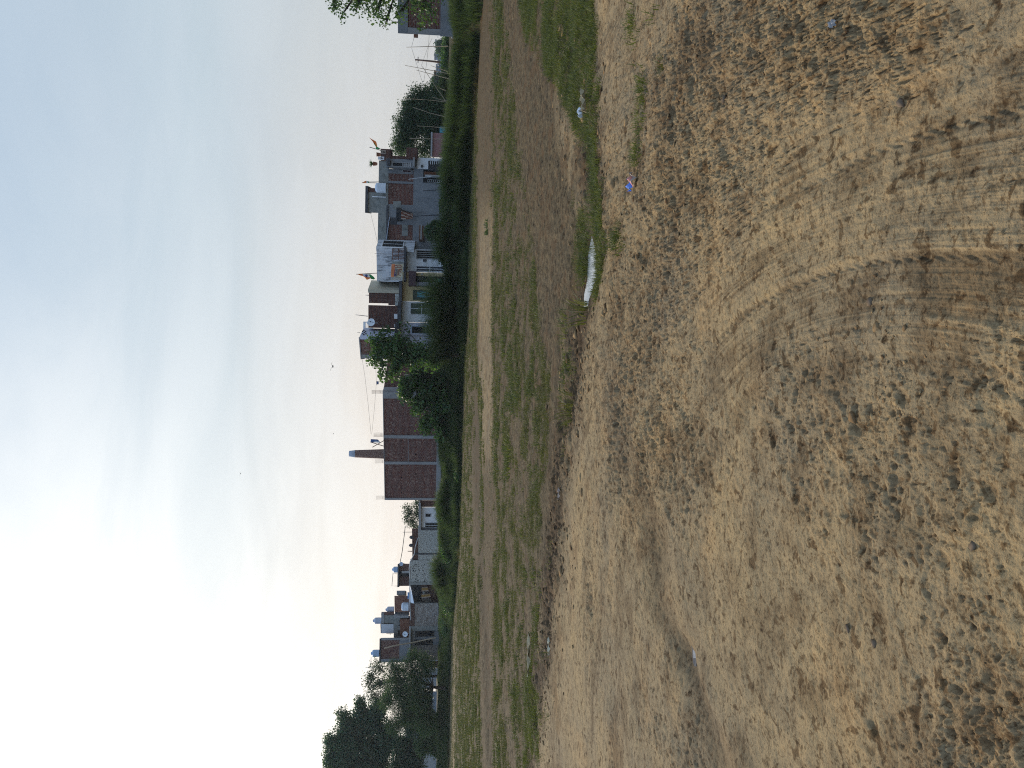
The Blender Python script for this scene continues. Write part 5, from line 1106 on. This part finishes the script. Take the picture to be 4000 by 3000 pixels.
# far trees of the skyline (right) and beyond the houses
for k,(px,py,Y_,rv,rh,lab) in enumerate(((1718,185,205,16,22,'dark round tree on the skyline nearest the block house'),(1722,208,225,10,12,'small dark tree beside the bluish far house'),(1706,322,170,12,14,'dark tree top poking over the grey far house'))):
    c=P(px,py,Y_); b=np.array([c[0],Y_,0.]); 
    tree('far_tree',lab,b,[b,b+np.array([0,0,c[2]*.6])],.25,[(px,py,Y_,rv,rh),(px+8,py+6,Y_,rv*.8,rh*.9),(px+14,py-4,Y_,rv*.8,rh*.8)],160,12,.55,.75,'leaf_blue_dark',50+k,group='trees on the far skyline',asp=.6)
# hedge line behind everything on the left and in the gap
for k,(px,py,Y_,rh,lab) in enumerate(((1738,60,70,60,'dark bush at the foot of the block house'),(1738,230,72,90,'long low bush below the far houses'),(1735,340,60,60,'olive bush under the slanting pole'))):
    c=P(px,py,Y_); b=np.array([c[0],Y_,bz(c[0],Y_)]); k2=rh
    tree('low_bush',lab,b,[b,b+np.array([0,0,.5])],.06,[(px+4,py-rh*.6,Y_,12,rh*.45),(px,py,Y_,14,rh*.5),(px+4,py+rh*.6,Y_,12,rh*.45)],240,14,.2,.2,'leaf_olive' if k==2 else 'leaf_mid',60+k,cat='bush',group='low bushes behind the bank',asp=.6)
# bank shrubs in front of the brick building
for k,(px,py,rv,rh,mt,lab) in enumerate(((1765,1700,40,60,'leaf_broad','creeping dark shrub under the brick building corner'),(1770,1790,38,55,'leaf_dark','dark weedy shrub below the second concrete column'),(1765,1880,32,45,'bank_plants','low tangled shrub at the middle of the brick wall foot'),(1790,1860,14,14,'leaf_mid','small bright sapling at the edge of the field'),(1745,2010,32,45,'leaf_mid','green rounded shrub before the little white house'),(1740,2130,20,60,'leaf_mid','green creeping shrub along the peeling wall'),(1745,2330,26,70,'leaf_mid','dark green creeper under the sheet shelter'),(1735,2420,16,60,'leaf_mid','leafy creeper below the patched wall'),(1740,800,18,40,'bank_plants','dark bush under the blank grey wall'),(1690,905,28,28,'leaf_dark','dark shrub beside the brown awning'),(1745,1010,22,26,'leaf_broad','leafy shrub by the navy door of the stained house'),(1775,1120,26,40,'bank_plants','low dark shrub under the cream porch steps'))):
    x0=P(px,py,49.05)[0]; 
    Y_=None
    for yy in np.arange(35,95,.25):
        xx=P(px,py,yy)[0]
        if yy>=FRONT(xx)+ (2.2 if k not in (3,) else .2): Y_=yy; break
    c=P(px,py,Y_); b=np.array([c[0],Y_,bz(c[0],Y_)-.05])
    tree('bank_shrub',lab,b,[b,b+np.array([0,0,.4])],.05,[(px,py,Y_,rv,rh*.6),(px+rv*.3,py-rh*.6,Y_,rv*.8,rh*.5),(px+rv*.3,py+rh*.6,Y_,rv*.8,rh*.5)],230 if k!=3 else 40,14,.15,.17,mt,80+k,cat='shrub',group='shrubs on the bank',asp=.7)
# fountain clumps of tall grass
clumps=[(1165,1600,34,'tallest fountain of grass hiding the cream house',560),(1245,1625,34,'broad fountain of grass before the bright white house',520),(1310,1620,30,'dark fountain of grass beside the leafy tree',480),(1375,1668,24,'drooping grass clump under the leafy tree',360),
 (1085,1718,16,'short grass clump before the stained white house',240),(1020,1722,16,'grass clump below the grille door',240),(960,1672,24,'spreading grass clump under the brown awning',380),(900,1690,22,'grass clump in front of the blank grey wall',360),(840,1718,20,'dark grass clump at the middle of the grey wall',320),
 (770,1708,20,'grass clump right of the pale branches',320),(700,1700,22,'tufted grass clump by the porch grille',360),(640,1712,22,'grass clump before the black gate',340),(575,1722,20,'grass clump in front of the pink hut',300),(505,1728,20,'grass clump below the tallest brown pole',280),(440,1738,18,'grass clump under the dark spreading tree',260),(360,1745,16,'thin grass clump at the foot of the slanting pole',220),(270,1752,14,'short grass clump below the utility post',200),
 (1960,1690,20,'pale tipped grass clump before the brick lean-to',300),(1915,1705,18,'grass clump under the last concrete column',260),(2225,1668,26,'straw coloured fountain of grass before the mossy wall',420),(2265,1680,20,'thin grass fountain beside the mossy pier',280),(1830,1722,16,'low grass clump at the middle of the brick wall',200)]
for k,(py,pxt,wd,lab,nb) in enumerate(clumps):
    Y_=60
    for yy in np.arange(30,95,.2):
        xx=P(1720,py,yy)[0]
        if yy>=FRONT(xx)+(1.3 if k<4 else 1.8): Y_=yy; break
    x=P(1740,py,Y_)[0]; z0=bz(x,Y_); top=P(pxt,py,Y_)[2]; h=(top-z0)*(1.0 if k<4 else 1.08); r=np.random.default_rng(200+k)
    n=nb*(4 if k<4 else 4); a=r.uniform(0,6.283,n); rd=(.34 if k<4 else .42)*np.sqrt(r.uniform(0,1,n)); base=np.stack([x+np.cos(a)*rd,Y_+np.sin(a)*rd,np.full(n,z0-.03)],1)
    hh=h*r.uniform(.35,1.1,n); V,Qd=blades(base,hh,.045*r.uniform(.6,1.2,n),r.uniform(.15,1.15,n)*(wd/34*.5+.45),6,300+k,a+r.normal(0,.5,n))
    o=np_mesh('grass_clump',V,Qd,[MAT['grass_tall']],None,(x,Y_,z0),True); tag(o,lab,'grass clump','tall grass clumps on the bank')
r=np.random.default_rng(71); n=2600; pyr=np.where(r.uniform(0,1,n)<.62,r.uniform(-60,1470,n),r.uniform(1470,3060,n)); Yb=np.array([G(1790+ (1-a/3000)*60,a)[1] for a in pyr])
xx=(1500-pyr)/FPX*(FRONT((1500-pyr)/FPX*Yb)+1.5); yy=FRONT(xx)+r.uniform(.3,2.9,n); zz=ground_eval(xx,yy,False)[0]
cl=np.clip(.5+1.6*fbm(xx,yy*.5,.42,3,190),0,1); hh=np.interp(pyr,[0,350,520,700,870,925,960,1100,1150,1430,1500,1900,2000,2120,2200,2280,2400,3000],[.9,.9,1.15,1.2,1.45,1.2,.35,.35,.6,.75,.7,.8,1.1,.6,.95,.85,.5,.55])*(.45+.75*cl)
k=(r.uniform(0,1,n)<.25+cl); V,Qq=tufts(xx[k],yy[k],zz[k],26,hh[k],.034,.20,.95,91,5)
tag(np_mesh('tall_bank_grass',V,Qq,MAT['grass_tall']),'feathery tall fronds rising from the weedy bank',None,None,'stuff')
# individual weeds by the puddle and in the field
def weed(label,px,py,h,nb,mat,seed,sp=.12,w=.008,group='weeds standing out in the field',bend=.9):
    c=G(px,py); z=bz(c[0],c[1]); V,Qd=tufts(np.array([c[0]]),np.array([c[1]]),np.array([z]),nb,h,w,sp,bend,seed,4)
    tag(np_mesh('weed_tuft',V,Qd,MAT[mat],None,(c[0],c[1],z),True),label,'weed',group)
weed('yellow green weed left of the puddle end',2207,1290,.16,90,'grass_near',501,.30)
weed('tall green blades at the left tip of the puddle',2275,1220,.36,40,'grass_field',502,.14,.014)
weed('green tuft at the right tip of the puddle',2325,900,.22,70,'grass_near',503,.25)
weed('bright lone tuft on the bare right hand ground',2580,258,.10,60,'grass_field',504,.07,.006)
weed('dark green blades crossing the ditch at the middle',2225,1590,.34,40,'grass_field',505,.18,.012)
weed('small bushy weed on the pale track near the bank',1905,888,.20,90,'grass_tall',506,.3,.03)
weed('yellowish weed patch in the middle of the left field',1990,1790,.22,120,'grass_near',507,.55,.02)
# reeds standing in the puddle
r=np.random.default_rng(9); n=150; px=r.uniform(2272,2318,n); py=np.interp(px,[2275,2318],[1150,960])+r.normal(0,40,n); W=np.array([G(a,b_,-.08) for a,b_ in zip(px,py)])
V,Qd=blades(W,r.uniform(.08,.22,n),.006*np.ones(n),r.uniform(.4,1.3,n),4,600); tag(np_mesh('puddle_grass',V,Qd,MAT['grass_near']),'thin grass blades standing in the puddle water',None,None,'stuff')
SKY_K=1.0
HAZE=0.00025
# ================================================================== SKY, SUN, CAMERA
SUN_AZ=math.radians(-35); SUN_EL=math.radians(27)
sd=np.array([math.sin(SUN_AZ)*math.cos(SUN_EL), math.cos(SUN_AZ)*math.cos(SUN_EL), math.sin(SUN_EL)])
w=bpy.data.worlds.new('World'); bpy.context.scene.world=w; w.use_nodes=True; nt=w.node_tree; N=nt.nodes; L=nt.links
bg=N['Background']
sky=N.new('ShaderNodeTexSky'); sky.sky_type='NISHITA'; sky.sun_disc=False; sky.sun_elevation=SUN_EL; sky.sun_rotation=SUN_AZ
sky.dust_density=3.0; sky.air_density=1.2
tc=N.new('ShaderNodeTexCoord'); v=tc.outputs['Generated']
sep=N.new('ShaderNodeSeparateXYZ'); L.new(v,sep.inputs[0]); zc=math_(nt,'MAXIMUM',sep.outputs[2],0.0)
dv=N.new('ShaderNodeVectorMath'); dv.operation='DOT_PRODUCT'; L.new(v,dv.inputs[0]); dv.inputs[1].default_value=tuple(sd)
dot=dv.outputs['Value']
# overcast veil: colour by elevation
veil=ramp(nt,zc,[(0.0,(.63,.645,.64)),(.12,(.62,.67,.70)),(.30,(.57,.68,.76)),(.50,(.46,.60,.75)),(1.0,(.36,.51,.74))])
warm=ramp(nt,dot,[(.42,(0,0,0)),(.78,(.95,.95,.95))])
lowz=ramp(nt,zc,[(.02,(1,1,1)),(.26,(0,0,0))])
c=mixc(nt,math_(nt,'MULTIPLY',warm,lowz),veil,(.94,.82,.73))
# cloud sheets: stretched noise on the plane of the clouds
cm=N.new('ShaderNodeVectorMath'); cm.operation='DIVIDE'; cb=N.new('ShaderNodeCombineXYZ'); zz=math_(nt,'ADD',zc,.22)
for i in range(3): L.new(zz,cb.inputs[i])
L.new(v,cm.inputs[0]); L.new(cb.outputs[0],cm.inputs[1])
mp=N.new('ShaderNodeMapping'); L.new(cm.outputs[0],mp.inputs[0]); mp.inputs['Scale'].default_value=(.75,1.5,.0); mp.inputs['Rotation'].default_value=(0,0,math.radians(12))
nz=noi(nt,mp.outputs[0],1.5,7,.55,.6)
cl=ramp(nt,nz,[(.40,(0,0,0)),(.66,(1,1,1))])
c=mixc(nt,math_(nt,'MULTIPLY',cl,.20),c,(.78,.83,.90))
nz2=noi(nt,mp.outputs[0],2.6,6,.6,.8)
c=mixc(nt,.2,c,ramp(nt,nz2,[(.35,(.86,.88,.92)),(.6,(1.03,1.03,1.02))]),'MULTIPLY')
# the sun behind the veil
gl=math_(nt,'POWER',math_(nt,'MAXIMUM',dot,0.0),7.0)
gl=math_(nt,'MULTIPLY',gl,ramp(nt,nz,[(.30,(.62,.62,.62)),(.60,(1.15,1.15,1.15))]))
c=mixc(nt,math_(nt,'MULTIPLY',gl,.95,True),c,(1.28,1.30,1.27))
# unseen sky behind the camera is made bluer to light facades and plants
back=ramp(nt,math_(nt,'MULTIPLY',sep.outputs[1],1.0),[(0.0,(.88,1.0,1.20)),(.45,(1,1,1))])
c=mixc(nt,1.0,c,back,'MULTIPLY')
s2=mixc(nt,1.0,sky.outputs[0],(.09,.09,.09),'MULTIPLY')
c=mixc(nt,.88,s2,c)
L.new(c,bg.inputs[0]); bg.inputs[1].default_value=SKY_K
sl=bpy.data.lights.new('sun','SUN'); sl.energy=3.1; sl.angle=math.radians(8); sl.color=(1.0,.88,.70)
so=bpy.data.objects.new('sun',sl); C.objects.link(so)
from mathutils import Vector, Matrix
so.rotation_euler=Vector(-sd).to_track_quat('-Z','Y').to_euler(); so.location=(-20,10,30)
cd=bpy.data.cameras.new('camera'); cam=bpy.data.objects.new('camera',cd); C.objects.link(cam); bpy.context.scene.camera=cam
cd.sensor_fit='HORIZONTAL'; cd.sensor_width=36; cd.lens=36*FPX/4000; cd.clip_start=.05; cd.clip_end=6000
M=Matrix.Identity(4)
for i,a in enumerate((-UP, RT, -FW)):
    for k in range(3): M[k][i]=float(a[k])
M[0][3],M[1][3],M[2][3]=0,0,H
cam.matrix_world=M
sc=bpy.context.scene; sc.view_settings.view_transform='Standard'; sc.view_settings.look='None'; sc.view_settings.exposure=0.0; sc.view_settings.gamma=1.0
sc.cycles.max_bounces=6; sc.cycles.diffuse_bounces=3; sc.cycles.transparent_max_bounces=6; sc.cycles.use_denoising=False; sc.cycles.filter_width=1.1; sc.cycles.sample_clamp_indirect=3.0; sc.cycles.sample_clamp_direct=6.0
if HAZE:
    mb=MB().box((-640,-640,-1.3),(640,640,48)); o=build('haze',mb,[],None,(0,0,0),top=True); m=bpy.data.materials.new('haze'); m.use_nodes=True; nt=m.node_tree
    for n in list(nt.nodes): nt.nodes.remove(n)
    out=nt.nodes.new('ShaderNodeOutputMaterial'); pv=nt.nodes.new('ShaderNodeVolumePrincipled'); pv.inputs['Density'].default_value=HAZE; pv.inputs['Color'].default_value=(.80,.90,1.0,1); pv.inputs['Anisotropy'].default_value=.3
    nt.links.new(pv.outputs[0],out.inputs['Volume']); o.data.materials.append(m); tag(o,'thin pale evening haze in the air',None,None,'stuff')
